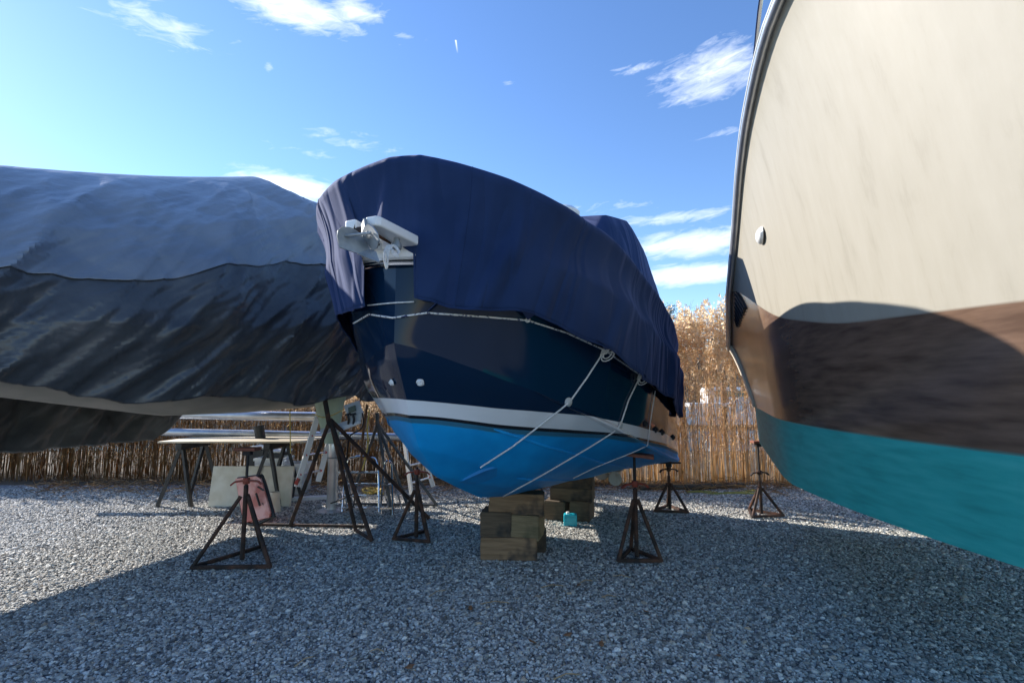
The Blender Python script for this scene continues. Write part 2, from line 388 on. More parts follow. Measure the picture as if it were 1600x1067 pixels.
rl.tube([W(-.33, -.05, 2.58), W(-.33, .05, 2.58)], .028, 12); rl.tube([W(-.2, -.09, 2.6), W(-.2, .09, 2.6)], .012, 8)
rl.build('anchor_roller', 'rust_steel', pulpit)
rl = MB().lathe(W(-.16, .12, 2.50), [(.03, 0), (.034, .02), (.02, .05), (.018, .09)], 14); rl.build('roller_bolt', 'galv', pulpit)
# radar dome on the hardtop and the hardtop itself under its cover
MB().lathe(W(2.6, .35, 3.60), [(.14, -.05), (.2, 0), (.21, .05), (.16, .095), (.06, .115), (.005, .118)], 24).build('radar_dome', 'white_gel', boat)
# shafts, propellers and rudders
for s in (1, -1):
    c = W(4.25, .5*s, .56)
    pm = MB().lathe(c, [(.012, -.12), (.035, -.08), (.045, .0), (.035, .06), (.02, .1)], 14, axis=(DX, DY, 0))
    for k in range(4):
        a = k*math.pi/2+.5; rad = Vector((DY*math.cos(a), -DX*math.cos(a), math.sin(a))); tan = Vector((-DY*math.sin(a), DX*math.sin(a), math.cos(a))); ax = Vector((DX, DY, 0))
        pts = []
        for j in range(10):
            b = 2*math.pi*j/10; pts.append(c+rad*(.13+.1*math.cos(b))+(tan*.08+ax*.05)*math.sin(b))
        pm.poly(pts, .008)
    pm.build('propeller', 'galv_rust', boat)
    MB().tube([W(2.9, .5*s, .78), W(4.2, .5*s, .57)], .02, 8).build('propeller_shaft', 'galv_rust', boat)
    MB().box(W(4.62, .5*s, .48), (.02, .22, .34), -TH, bev=.006).build('rudder', 'galv_rust', boat)
sc_ = []
for i in range(17):
    a = i/16; lip = (717+60*a, 752-24*math.sin(a*math.pi/2)**1.1+2*a); low = (719+57*a, 753-10*a**2+4*math.sin(a*math.pi)); row = []
    for jx in range(9):
        b_ = jx/8; h = hit(lip[0]+(low[0]-lip[0])*b_, lip[1]+(low[1]-lip[1])*b_, .003+.015*math.sin(a*math.pi)**.6*(1-b_)**1.5); row.append(h)
    base_ = hit(lip[0], lip[1]-1.5, -.004); sc_.append([base_]+row)
MB().grid(sc_).build('thruster_scoop', noisy('shaded_scoop_blue', (.0, .19, .48), (.003, .26, .60), 5, .55), boat, angle=50)  # darker than the bottom blue, recess shade painted into the colour
# paper patches over the hull fittings and the dark drain fittings
def patch(px, py, r, seed):
    P = hit(px, py, .004); d = hullBVH.ray_cast(CAMV, ray(px, py).normalized()); n = d[1] if d[1].dot(ray(px, py)) < 0 else -d[1]
    t = n.orthogonal().normalized(); b = n.cross(t); m = MB(); ring = []; v = [P+n*.018]; k = 14
    for q, (rr, hh) in enumerate(((.6, .02), (1., .004))):
        for j in range(k):
            a = 2*math.pi*j/k; w = r*rr*(1+.25*nz(math.cos(a)*2+seed, math.sin(a)*2, q)); v.append(P+(t*math.cos(a)+b*math.sin(a))*w+n*(hh+.01*nz(a*3, seed, q)))
    f = [(0, 1+j, 1+(j+1) % k) for j in range(k)]+[(1+j, 1+k+j, 1+k+(j+1) % k, 1+(j+1) % k) for j in range(k)]
    return m.add(v, f)
for px, py, r in ((657, 597, .027), (614, 597, .024)): patch(px, py, r, px).build('hull_fitting_plug', 'white_paint', boat, angle=15)
for px, py in ((1008, 662), (1024, 671), (1034, 675), (1051, 683)):
    P = hit(px, py, 0)
    if P: MB().lathe(P, [(.03, -.01), (.034, .008), (.02, .02), (.012, .03)], 12, axis=(DY, -DX, 0)).build('drain_fitting', 'black_plastic', boat)

# ------------------------------------------------------------------ canvas cover on the boat
ZTOP = smooth_tab([(-.12, 3.13), (.2, 2.88), (.46, 2.80), (.77, 2.75), (1.25, 2.63), (1.85, 2.54), (3, 2.40), (5.2, 2.2)])
ZLOW = smooth_tab([(0, 2.21), (.06, 2.16), (.16, 2.14), (.34, 2.11), (.53, 2.06), (.78, 1.98), (1.15, 1.82), (1.76, 1.68), (2.08, 1.62), (2.66, 1.55), (3.72, 1.34), (4.7, 1.28)])
def bow_top(p):                         # height of the bow rail across the stem
    return ip([(-1.0, 2.96), (-.8, 3.04), (-.5, 3.12), (0, 3.16), (.21, 3.14), (.43, 3.07), (.74, 2.96), (1, 2.85)], p)
cover = thing('boat_cover', W(2.6, 0, 1.3), 'navy canvas winter cover draped over the bow rail of the blue bottomed boat', 'boat cover')
st = []
base = []
for u, p in Rp: base.append((u, p))
fine = [(u, ip(Rp, u)) for u in np.concatenate([np.linspace(0, .03, 14)**1., np.linspace(.03, .3, 26)[1:], np.linspace(.3, 1.2, 44)[1:], np.linspace(1.2, LEN+.05, 130)[1:]])]
# round the plan polyline with a spline-like smoothing
pl = [(u, -p) for u, p in reversed(fine)]+[(u, p) for u, p in fine[1:]]
A = np.array(pl); 
seg = np.r_[0, np.cumsum(np.hypot(*np.diff(A, axis=0).T))]; NS = 560
sg = np.linspace(0, seg[-1], NS); A = np.c_[np.interp(sg, seg, A[:, 0]), np.interp(sg, seg, A[:, 1])]
for _ in range(60): A[1:-1] = (A[:-2]+2*A[1:-1]+A[2:])/4
mid = int(np.argmin(A[:, 0])); 
def fold(s, v, z):
    a = nz(s*2.3, z*.35, 3)*.6+nz(s*6.+z*.8, z*.5, 9)*.5+nz(s*13+z*1.0, z*.8, 5)*.2
    b = max(0, nz(s*4.2-z*1.6, z*.3, 21)-.12)*1.7
    return (a*.040+b*.075)
rows = []; sarc = []; drop = []
VN = 46
for i in range(NS):
    u, p = A[i]; t = A[min(i+1, NS-1)]-A[max(i-1, 0)]; t /= np.linalg.norm(t); n = np.array([t[1], -t[0]])
    if n[0]*(-1 if abs(p) < .3 else 0)+n[1]*p < 0: n = -n
    s = sg[i]-sg[mid]
    wb = max(0, min(1, 1-u/.35)); zt = ip(ZTOP, u-.1)
    if abs(p) < 1.0 and u < .6: 
        k = max(0, min(1, (.55-u)/.3)); zt = zt*(1-k)+bow_top(p)*k
    if p < 0: zt += .22*min(1, u/.5)*max(0, 1-u/4)*0+ (.12*abs(p)*(1 if u > .3 else u/.3))
    zl = ip(ZLOW, u)+(.02*abs(p)+.17*min(1, max(0, u-.12)/.35) if p < 0 else 0)
    zg = ip(Sz, u)+(HEEL*abs(p) if p < 0 else 0)+.05
    # opening for the pulpit and anchor
    e1 = ip([(-.40, 0), (-.16, 1)], p) if u < .5 else 0
    hole = (u < .4 and -.41 < p < .23)
    if hole:
        zl = zl+(2.63-.10*max(0, p+.05)/.2-zl)*min(1, (p+.41)/.02)
    # hem hangs in shallow scallops between tie points
    else: zl += .018*math.sin(s*7.5)+.01*nz(s*9)
    ex = .11*max(0, 1-u/.6)+.02     # rail overhangs the stem
    row = []
    for j in range(VN+1):
        if j < 10:                   # top panel rising from the middle of the boat to the rail
            k = j/10; pu_ = p*k; uu = u+(.9-.9*k)*max(0, 1-u/1.5); off = ex*k
            P = Vector((uu+n[0]*off, pu_+n[1]*off, zt+.03*(1-k)-(.10 if k < .1 else .0)))
            row.append(W(*P)); continue
        v = (j-10)/(VN-10)
        if j < 15:                   # round edge over the rail
            a = (j-10)/5*math.pi/2; rr = .055
            off = ex-rr+rr*math.sin(a); z = zt-rr+rr*math.cos(a)
        else:
            k = (j-15)/(VN-15); z = (zt-.055)+(zl-(zt-.055))*k
            if z > zg: q = (zt-.055-z)/max(.05, zt-.055-zg); off = ex+(.05-ex)*q - .05*math.sin(math.pi*q)*min(1, u/.8+.3)
            else: q = (zg-z)/max(.05, zg-1.5); off = .05-(.03 if p > 0 else .07)*min(1, q)
            gk = min(1, max(0, (zt-.055-z)/max(.05, zt-.055-min(zl, zg-.15)))); rat = 1+(ip(Sp, max(u, .02))/max(.01, ip(Rp, max(u, .02)))-1)*gk**1.15
            off += fold(s, v, z)*min(1, k*1.6+.08)
            for sm in (-2.9, -1.75, -.8, .55, 1.32, 2.1, 3.1, 4.1):    # seams
                off -= .007*math.exp(-((s-sm-.03*k)/.012)**2)
        gq = gk if j >= 15 else 0; sk = gq*max(0, 1-u/.5)*(1 if p < -.38 else 0)
        row.append(W(u+n[0]*off-.05*sk, p*(rat if j >= 15 else 1)+n[1]*off+.11*sk, z))
    rows.append(row)
    sarc += [s*4.2+.25*row[0].z]*len(row); drop += [q_.z*.55+s*.3 for q_ in row]
cvm = MB().grid(rows)
cov = cvm.build('canvas_skirt', 'canvas', cover, angle=60, solid=-.004, attr={'sarc': sarc, 'drop': drop})
coverBVH = BVHTree.FromPolygons([tuple(v) for v in cvm.v], cvm.f)
for sm in (-2.9, -1.75, -.8, .55, 1.32, 2.1, 3.1, 4.1):
    i = int(np.argmin(abs(sg-sg[mid]-sm)))
    if 2 < i < NS-2: MB().tube([rows[i][j]+(rows[i][j]-W(A[i][0]+.6, A[i][1]*.4, rows[i][j].z)).normalized()*.004 for j in range(11, VN+1)], .0045, 5).build('seam', 'canvas', cover)
hm_ = [r_[VN] for r_ in rows]; MB().tube(hm_[::2], .008, 6).build('hem', 'canvas', cover)
for (xa, ya, xb, yb, xc, yc) in ((812, 484, 836, 489, 823, 499), (931, 530, 954, 544, 942, 545), (988, 573, 1008, 588, 998, 585), (657, 468, 684, 472, 668, 488), (569, 482, 588, 478, 579, 490)):
    P_ = [hit(xa, ya, .02, coverBVH) or hit(xa, ya, .03), hit(xb, yb, .02, coverBVH) or hit(xb, yb, .03), hit(xc, yc, .02)]
    if None not in P_: MB().poly(P_, .004).build('tie_tab', 'canvas', cover, smooth=False)
# second hump over the hardtop
rows = []; sarc = []; drop = []
for i in range(41):
    a = i/40; u = 2.1+a*(LEN-2.15)
    zt = 3.43+.11*math.sin(math.pi*min(1, a*1.2))-.3*max(0, a-.55)**1.5; hw = 1.16-.16*max(0, .2-a)/.2
    if i == 0: u -= .35; zt = 2.62; hw = .8
    row = []
    for j in range(49):
        b = -1+2*j/48; sgn = 1 if b >= 0 else -1; c = abs(b)
        if c < .5: p = hw*c/.5*.93; z = zt-.05*(c/.5)**2
        else:
            k = (c-.5)/.5; p = hw*(.93+.07*math.sin(min(1, k*5)*math.pi/2))+.24*k**1.3; z = zt-.05-.09*(1-math.cos(min(1, k*5)*math.pi/2))-(1.35*k if i else .2*k)
            p += .028*nz(u*5+k*2.4, k*1.5, 4)*k**.5+.03*max(0, nz(u*3.5+k*3, k, 8))*k
        row.append(W(u, p*sgn, z)); sarc.append(u*4+p*sgn*1.5); drop.append(z*.6)
    rows.append(row)
MB().grid(rows).build('hardtop_cover', 'canvas', cover, angle=60, solid=-.004, attr={'sarc': sarc, 'drop': drop})

# ------------------------------------------------------------------ anchor on the roller
def z3(x, y, Y): return at(510+x*.178, 330+y*.178, Y)
an = thing('anchor', z3(300, 250, 2.72), 'grey galvanised plough anchor hanging from the white bow pulpit', 'anchor')
def plate(pts, nm, th=.008):
    m = MB(); m.poly([z3(*p) for p in pts], th); o = m.build(nm, 'galv', an, angle=30); return o
plate([(300, 205, 2.80), (255, 165, 2.74), (200, 142, 2.70), (135, 138, 2.67), (98, 170, 2.66), (92, 225, 2.66), (115, 318, 2.68), (190, 345, 2.70), (268, 368, 2.73), (380, 340, 2.78), (345, 262, 2.80)], 'fluke')
plate([(312, 200, 2.80), (335, 140, 2.72), (368, 110, 2.66), (412, 140, 2.64), (448, 195, 2.63), (463, 262, 2.64), (445, 325, 2.68), (410, 345, 2.74), (350, 265, 2.80)], 'fluke')
plate([(268, 372, 2.73), (390, 335, 2.79), (440, 362, 2.70), (470, 452, 2.66), (400, 428, 2.68)], 'fluke_tip')
MB().tube([z3(165, 216, 2.69), z3(392, 192, 2.66)], .0085, 8).build('cross_bar', 'galv', an)
shk = [z3(372+22*math.cos(a), 205+30*math.sin(a), 2.70) for a in np.linspace(0, 6.28, 14)]; MB().tube(shk, .006, 7).build('shackle', 'galv_rust', an)
MB().bar(z3(345, 250, 2.80), z3(330, 100, 2.84), .02, .06).bar(z3(330, 100, 2.84), W(.1, 0, 2.63), .02, .05).build('shank', 'galv', an, smooth=False)
# coil of light line hanging off the pulpit
pts = []
for k in range(4):
    o = k*14
    pts += [z3(560-o*.4, 300, 2.93), z3(520-o*.3, 350, 2.9), z3(508+o*.3, 420+o, 2.89), z3(528+o*.15, 505-o, 2.89), z3(540, 430, 2.89), z3(535+o*.5, 340, 2.9), z3(575+o*.5, 300, 2.92), z3(628+o*.3, 355, 2.92), z3(622, 405-o*.6, 2.91), z3(585, 385-o, 2.9), z3(572-o*.3, 330, 2.91)]
tag(MB().tube(curve_pts(pts, 5), .0055, 6).build('rope_coil', 'rope'), 'loops of thin white line hanging under the bow pulpit', 'rope coil')

# ------------------------------------------------------------------ ropes on the boat
def onb(px, py, off=.012):
    h = hit(px, py, off)
    return h
def line(pts, r=.0065, sub=1):
    out = []
    for (a, b) in zip(pts, pts[1:]):
        n = max(2, int(math.hypot(b[0]-a[0], b[1]-a[1])/8))
        for k in range(n): out.append((a[0]+(b[0]-a[0])*k/n, a[1]+(b[1]-a[1])*k/n))
    out.append(pts[-1]); P = [onb(x, y) for x, y in out]; P = [p for p in P if p is not None]
    # keep the rope taut: straight between hull contacts, never inside the skin
    return MB().tube(P, r, 7)
tag(line([(539, 514), (579, 491), (616, 497), (668, 489)]).build('tie_rope', 'fleck_rope'), 'white tie rope crossing the stem just below the bow opening of the cover', 'rope', 'ropes tying down the navy cover')
tag(line([(668, 489), (745, 494), (823, 500), (885, 520), (942, 546), (998, 585)]).build('tie_rope', 'fleck_rope'), 'long white flecked tie rope running along the navy side under the cover hem', 'rope', 'ropes tying down the navy cover')
tag(line([(577, 477), (612, 474), (648, 472)], .005).build('tie_rope', 'rope'), 'short thin white line spanning the gap in the cover below the pulpit', 'rope', 'ropes tying down the navy cover')
tag(line([(998, 585), (1022, 607), (1040, 615)], .006).build('shock_cord', 'black_rope'), 'black cord between the cover hem and the last knot near the stern', 'cord')
tag(line([(942, 548), (915, 590), (888, 628), (862, 648), (800, 696), (750, 728)]).build('tie_rope', 'rope'), 'steepest white rope from the larger knot past the grey disc to the blue bottom', 'rope', 'ropes tying down the navy cover')
tag(line([(998, 588), (980, 625), (966, 668), (920, 697), (850, 738), (779, 777)]).build('tie_rope', 'rope'), 'white rope slanting from the second knot under the chine to the front timber stack', 'rope', 'ropes tying down the navy cover')
tag(line([(1022, 610), (1014, 660), (1010, 695), (985, 706), (930, 728), (895, 745)], .005).build('tie_rope', 'rope'), 'thin white rope by the stern dropping past the red pad and under the hull', 'rope', 'ropes tying down the navy cover')
def knot(px, py, lbl):
    c = onb(px, py, .02); m = MB()
    for q in range(3):
        P = [c+Vector((.022*math.cos(a+q)*(1+.3*q), .01*math.sin(a*2+q), .018*math.sin(a+q*1.7)*(1+.3*q))) for a in np.linspace(0, 6.28, 14)]
        m.tube(P, .006, 6)
    for q in (0, 1):
        P = [c+Vector((.02+.035*math.sin(a)*(1+.4*q), -.01, .03*math.cos(a)-.02-.02*q+.02*math.sin(a))) for a in np.linspace(0, 5.6, 12)]; m.tube(P, .0045, 6)
    tag(m.build('rope_knot', 'rope'), lbl, 'knot', 'bow knots on the tie rope')
knot(942, 548, 'larger bow knot where the steepest rope leaves the cover hem'); knot(998, 587, 'smaller bow knot nearest the stern on the cover rope')
def disc(px, py, lbl):
    h = hullBVH.ray_cast(CAMV, ray(px, py).normalized()); n = h[1] if h[1].dot(ray(px, py)) < 0 else -h[1]
    tag(MB().lathe(h[0]+n*.004, [(.034, 0), (.036, .006), (.03, .012), (.012, .02), (.003, .022)], 18, axis=n).build('rope_guard', 'grey_plate'), lbl, 'rope guard', 'grey discs under the ropes')
disc(887, 628, 'round grey plastic disc under the rope at the white stripe amidships'); disc(968, 664, 'small grey disc under the rope on the white stripe by the stern')
m = MB(); P = onb(823, 500, .012)
for q in range(2): m.tube([P+Vector((.012*math.cos(a)+.004*q, -.004*q, .012*math.sin(a))) for a in np.linspace(0, 6.28, 12)], .005, 6)
tag(m.build('rope_ring', 'rope'), 'small white rope ring where the tie rope changes direction on the hull', 'rope ring')

# ------------------------------------------------------------------ timber blocks
def timber(px0, px1, pyb, pyt, depth, rz, mat, lbl, grp, Y=None, lift=0, name='timber_block'):
    a = gr((px0+px1)/2, pyb) if Y is None else at((px0+px1)/2, pyb, Y)
    k = a.y/F; w = (px1-px0)*k*1.0; h = (pyb-pyt)*k
    c = Vector((a.x, a.y+depth/2, a.z+h/2))
    m = MB(); n = 10; bm = bmesh.new(); bmesh.ops.create_cube(bm, size=1); bmesh.ops.scale(bm, vec=(w, depth, h-.004), verts=bm.verts)
    bmesh.ops.bevel(bm, geom=bm.edges[:], offset=.009, segments=2, affect='EDGES')
    bmesh.ops.subdivide_edges(bm, edges=[e for e in bm.edges if e.calc_length() > .1], cuts=7, use_grid_fill=True)
    sd = px0*.13
    for v in bm.verts: v.co += Vector((nz(v.co.x*9+sd, v.co.y*9, v.co.z*9), nz(v.co.x*9, v.co.y*9+sd, v.co.z*9+7), 0))*.006
    o = MB(); bm.verts.index_update(); o.add([v.co for v in bm.verts], [[v.index for v in f.verts] for f in bm.faces]); bm.free()
    ob = o.build(name, mat); off = ROOT[ob.name]
    ob.location = c+off; ob.rotation_euler = (0, 0, rz)
    # local axis of the grain: long side
    return tag(ob, lbl, 'timber block', grp)
g1 = 'timber blocks under the bow'
Yf = gr(800, 875).y
timber(753, 838, 877, 843, .19, R(-4), 'timber', 'bottom front timber block lying on the gravel under the bow', g1)
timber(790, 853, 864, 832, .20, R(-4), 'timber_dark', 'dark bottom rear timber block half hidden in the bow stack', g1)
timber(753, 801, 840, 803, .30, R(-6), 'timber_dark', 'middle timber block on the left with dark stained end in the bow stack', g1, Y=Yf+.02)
timber(800, 848, 845, 808, .34, R(-14), 'timber_green', 'greenish middle timber block with squared end facing out in the bow stack', g1, Y=Yf-.02)
timber(766, 850, 808, 774, .24, R(-5), 'timber', 'topmost timber block of the bow stack with black stain under the keel', g1, Y=Yf+.04)
g2 = 'timber blocks under the stern'
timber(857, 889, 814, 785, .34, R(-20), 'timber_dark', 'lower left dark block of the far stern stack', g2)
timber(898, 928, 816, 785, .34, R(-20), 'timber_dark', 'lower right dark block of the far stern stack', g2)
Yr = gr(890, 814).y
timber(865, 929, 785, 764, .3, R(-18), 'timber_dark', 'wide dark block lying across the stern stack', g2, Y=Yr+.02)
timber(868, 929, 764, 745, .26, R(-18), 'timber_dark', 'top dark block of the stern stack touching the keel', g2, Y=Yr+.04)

# ------------------------------------------------------------------ boat stands
def stand(loc, top, apex, r, rot, handle, pad, lbl, grp='boat stands', mat='rust_steel', legs=3, padrot=0, hz=None, padtilt=0, tr=.019, pady=0):
    root = thing('boat_stand', (0, 0, 0), lbl, 'boat stand', grp)
    A = [rot+2*math.pi*k/legs for k in range(legs)]
    feet = [Vector((r*math.cos(a), r*math.sin(a), .02)) for a in A]
    for f in feet:
        d = f.normalized(); MB().tube([Vector((f.x*.1, f.y*.1, apex+.02)), f], tr, 8).build('leg', mat, root)
    MB().tube([(0, 0, .03), (0, 0, apex+.12)], tr*1.15, 10).build('centre_tube', mat, root)
    for k in range(legs):
        a, b = feet[k]+Vector((0, 0, .012)), feet[(k+1) % legs]+Vector((0, 0, .012)); MB().bar(a, b, .03, .03).build('base_bar', mat, root, smooth=False)
    MB().tube([(0, 0, apex+.1), (0, 0, top-.03)], tr*.72, 8).build('screw', 'dark_steel', root)
    z = hz or apex+.16
    hm = MB().lathe((0, 0, z), [(.03, -.025), (.034, 0), (.03, .03)], 10)
    for s in (1, -1):
        hm.bar((0.02*s, 0, z+.005), (.10*s, .02*s, z-.005), .03, .016).bar((.10*s, .02*s, z-.005), (.135*s, .03*s, z-.035), .03, .016)
    hm.build('wing_nut', handle, root, smooth=False)
    if pad:
        MB().box((0, 0, top-.02), (.07, .07, .05), bev=.005).build('pad_bracket', 'dark_steel', root)
        o = MB().box((0, pady, top+.015+pady*.25), pad[:3], padrot, ('Y', padtilt), bev=.006).build('pad', pad[3], root)
    root.location = loc; return root
s1 = gr(995, 874)
stand(s1, at(995, 703, s1.y).z-.01, at(995, 783, s1.y).z, .24, R(90), 'red_paint', (.3, .2, .03, 'red_wood'), 'dark steel stand with red wing nut and red wooden pad under the near chine', hz=at(995, 756, s1.y).z, padrot=R(-15), padtilt=R(6), pady=-.14)
s2 = gr(650, 843)
stand(s2, at(654, 725, s2.y).z, at(654, 768, s2.y).z, .245, R(75), 'red_paint', None, 'rusty steel stand with drooping red wing nut left of the bow blocks', hz=at(654, 737, s2.y).z)
s3 = gr(1047, 799)
stand(s3, at(1047, 724, s3.y).z, at(1047, 757, s3.y).z, .25, R(80), 'rust_steel', (.3, .14, .022, 'dark_steel'), 'short black stand with flat steel plate under the stern by the reeds', hz=at(1047, 733, s3.y).z, padrot=R(5))
s4 = gr(1190, 806)
stand(s4, at(1190, 692, s4.y).z, at(1190, 765, s4.y).z, .26, R(100), 'rust_steel', (.16, .12, .03, 'red_wood'), 'tall thin black stand under the turquoise bottom of the beige boat', hz=at(1190, 738, s4.y).z)
s5 = gr(838, 792)
stand(s5+Vector((0, .7, 0)), .95, .55, .26, R(60), 'rust_steel', None, 'far stand seen through the gap between the two timber stacks')
s6 = gr(378, 879); fd = gr(422, 890)-s6
root = stand(s6, 1.05, .6, fd.length, math.atan2(fd.y, fd.x), 'red_paint', (.2, .14, .03, 'red_wood'), 'rusty stand at the left nearest the camera with one leg in view')

# tall tripod under the tarped boat
def tripod(feet, ap, mat, lbl, bars, post=None, rr=.024, grp='boat stands'):
    root = thing('tripod_stand', (ap.x, ap.y, 0), lbl, 'boat stand', grp)
    for f in feet: MB().tube([ap, f+Vector((0, 0, .02))], rr, 8).build('leg', mat, root)
    for a, b in bars: MB().tube([a+Vector((0, 0, .03)), b+Vector((0, 0, .03))], rr*.75, 8).build('base_bar', mat, root)
    if post: MB().tube(post, rr*1.2, 10).build('top_post', mat, root)
    return root
Ya = 5.85; apx = at(516, 655, Ya)
F1, F2, F3 = gr(453, 824), gr(581, 848), gr(670, 812); F4 = gr(556, 832)
t1 = tripod([F1, F2, F4, F3], apx, 'rust_steel', 'tall dark steel tripod holding up the tarped boat on the left', [(gr(400, 823), gr(575, 826)), (F4, F2)], [apx-Vector((0, 0, .1)), at(507, 620, Ya-.05)])
apx = at(590, 662, 7.0)
f = [gr(546, 790), gr(612, 805), gr(683, 792), gr(640, 800)]
tripod(f, apx, 'blue_steel', 'blue grey steel tripod standing behind the bow of the blue boat', [(f[0], f[2])], [apx, at(589, 645, 7.0)], .022)

# ------------------------------------------------------------------ turquoise jug under the stern
j = gr(892, 823); w = 20*j.y/F; h = 18*j.y/F
jr = thing('plastic_jug', j, 'small turquoise plastic jug on the gravel in front of the stern blocks', 'jug')
mj, nt, b = newmat('turquoise_plastic'); b.inputs['Base Color'].default_value = (.01, .36, .46, 1); b.inputs['Roughness'].default_value = .3; b.inputs['Subsurface Weight'].default_value = .3; b.inputs['Subsurface Radius'].default_value = (.01, .03, .04); M['jug'] = mj
MB().box(j+Vector((0, .05, h/2)), (w, .11, h), R(-8), bev=.016, seg=3).build('body', 'jug', jr)
MB().lathe(j+Vector((-.03, .05, h-.002)), [(.022, 0), (.022, .02), (.016, .026)], 14).build('cap', 'white_gel', jr)

# ------------------------------------------------------------------ second boat on the right
def B2(w, c, z): return Vector((2.93-DX*w+DY*c, 6.6-DY*w-DX*c, z))
SZ2 = smooth_tab([(0, 2.2), (1.74, 2.67), (2.7, 3.0), (3.4, 3.24), (3.8, 3.36), (4.46, 3.53), (6.2, 3.85)])
SC2 = smooth_tab([(0, 0), (1.6, 0), (2.7, .055), (3.4, .08), (3.8, .105), (4.2, .15), (4.5, .20), (5, .35), (5.6, .8), (6.0, 1.3), (6.2, 1.6)], it=10)
b2 = thing('cruiser_boat', B2(2.5, 1.5, .9), 'large beige cruiser with flared bow and turquoise bottom at the right', 'boat')
hb2 = MB(); bd = []; bt = []
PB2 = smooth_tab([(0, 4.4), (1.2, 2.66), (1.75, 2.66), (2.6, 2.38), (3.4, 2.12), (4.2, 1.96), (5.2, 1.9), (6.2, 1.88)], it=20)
def sec2(w, v, side):
    s_in = ip(SC2, w); sz = ip(SZ2, w)
    kin = .27+.0*w+max(0, w-2.5)**2*.10; kin = min(max(kin, s_in), 1.6)    # waterline half breadth inset
    kz = 1.43-.01*w
    cin = min(1.6, kin+.03+.12*max(0, w-3)); cz = .97-.01*w
    if v <= 1:
        q = v; c = s_in+(kin-s_in)*(q**.75); z = sz+(kz-sz)*q
    elif v <= 2: q = v-1; c = kin+(cin-kin)*q; z = kz+(cz-kz)*q
    else: q = v-2; c = cin+(1.6-cin)*q; z = cz+(max(.62, .62+.12*max(0, w-3)**2)-cz)*q
    c = min(c, 1.6)
    return c, z
vv = list(np.linspace(0, 1, 22))+list(np.linspace(1, 2, 8))[1:]+list(np.linspace(2, 3, 6))[1:]
NW = 70
for side in (1, -1):
    G = []
    for i in range(NW+1):
        w = 6.2*i/NW; row = []
        for v in vv:
            c, z = sec2(w, v, side); cc = c if side == 1 else 3.2-c
            row.append(B2(w, cc, z))
            pb = ip(PB2, w)     # sweep of the two-tone paint, lower tone holds the reed reflection
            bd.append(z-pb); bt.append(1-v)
        G.append(row)
    hb2.grid(G, flip=(side == -1))
G = [[B2(w, c, ip(SZ2, w)) for c in (ip(SC2, w), 1.6, 3.2-ip(SC2, w))] for w in np.linspace(0, 6.2, 20)]; hb2.grid(G, flip=True); bd += [2.5]*60; bt += [1.]*60
trn = [B2(0, *sec2(0, v, 1)) for v in vv]; trn2 = [B2(0, 3.2-sec2(0, v, 1)[0], sec2(0, v, 1)[1]) for v in vv]
hb2.grid([trn, trn2]); bd += [2.5]*(2*len(vv)); bt += [1-v for v in vv]*2
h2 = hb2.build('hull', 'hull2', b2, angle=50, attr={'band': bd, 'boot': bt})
h2BVH = BVHTree.FromPolygons([tuple(v) for v in hb2.v], hb2.f)
# rub rail, cream quarter, deck edge line
ww = np.linspace(0, 6.1, 50)
MB().tube([B2(w, ip(SC2, w)-.012, ip(SZ2, w)-.01) for w in ww], .03, 10).build('rub_rail', 'alu', b2)
MB().tube([B2(w, ip(SC2, w)-.036, ip(SZ2, w)+.0) for w in ww], .011, 8).build('rub_rail_insert', 'grey_plate', b2)
q = MB(); G = []
for k in range(17):
    v = k/16; c, z = sec2(0.0, v, 1); c2, z2 = sec2(.12, v, 1); G.append([B2(-.04, c+.05, z), B2(-.02, c-.015, z), B2(.03, c-.03, z), B2(.16, c2-.02, z2), B2(.18, c2+.01, z2)])
q.grid(G).build('quarter_moulding', noisy('cream_gelcoat', (.78, .72, .58), (.82, .77, .63), 4, .4), b2, solid=.004)
# bow rail
rp = [B2(w, ip(SC2, w)+.06, ip(SZ2, w)+hh) for w, hh in ((3.35, .02), (3.5, .2), (3.8, .42), (4.4, .55), (5.2, .6), (6.0, .62))]
MB().tube(curve_pts(rp, 6), .014, 8).build('bow_rail', 'chrome', b2)
for w, hh in ((3.8, .42), (4.5, .56), (5.3, .6)): MB().tube([B2(w-.05, ip(SC2, w)+.07, ip(SZ2, w)+.01), B2(w, ip(SC2, w)+.06, ip(SZ2, w)+hh)], .012, 8).build('rail_stanchion', 'chrome', b2)
# vents
def hit2(px, py, off=0):
    d = ray(px, py).normalized(); r = h2BVH.ray_cast(CAMV, d); n = r[1] if r[1].dot(d) < 0 else -r[1]; return r[0]+n*off, n
try:
    P, n = hit2(1191, 368)
    m = MB(); t = Vector((-DX, -DY, 0)); upv = Vector((0, 0, 1)); rr = []
    for i in range(9):
        a = i/8; row = []
        for jx in range(13):
            b_ = math.pi*2*jx/12; rad = math.sin(a*math.pi/2); row.append(P+t*(math.cos(b_)*rad*.095)+upv*(math.sin(b_)*rad*.06)+n*(.045*math.cos(a*math.pi/2)))
        rr.append(row)
    m.grid(rr).build('clam_vent', 'white_gel', b2)
    a1, n1 = hit2(1151, 455, .006); a2, _ = hit2(1166, 480, .006); a3, _ = hit2(1154, 512, .006); a4, _ = hit2(1150, 500, .006)
    m = MB().poly([a1, a2, a3, a4], .012); vt = m.build('side_vent', 'black_plastic', b2, smooth=False)
    for k in range(7):
        f_ = (k+.5)/7; MB().tube([a1.lerp(a4, f_)+n1*.012, a2.lerp(a3, f_)+n1*.012], .008, 5).build('louvre', 'dark_steel', vt)
except Exception as e: print('vent', e)

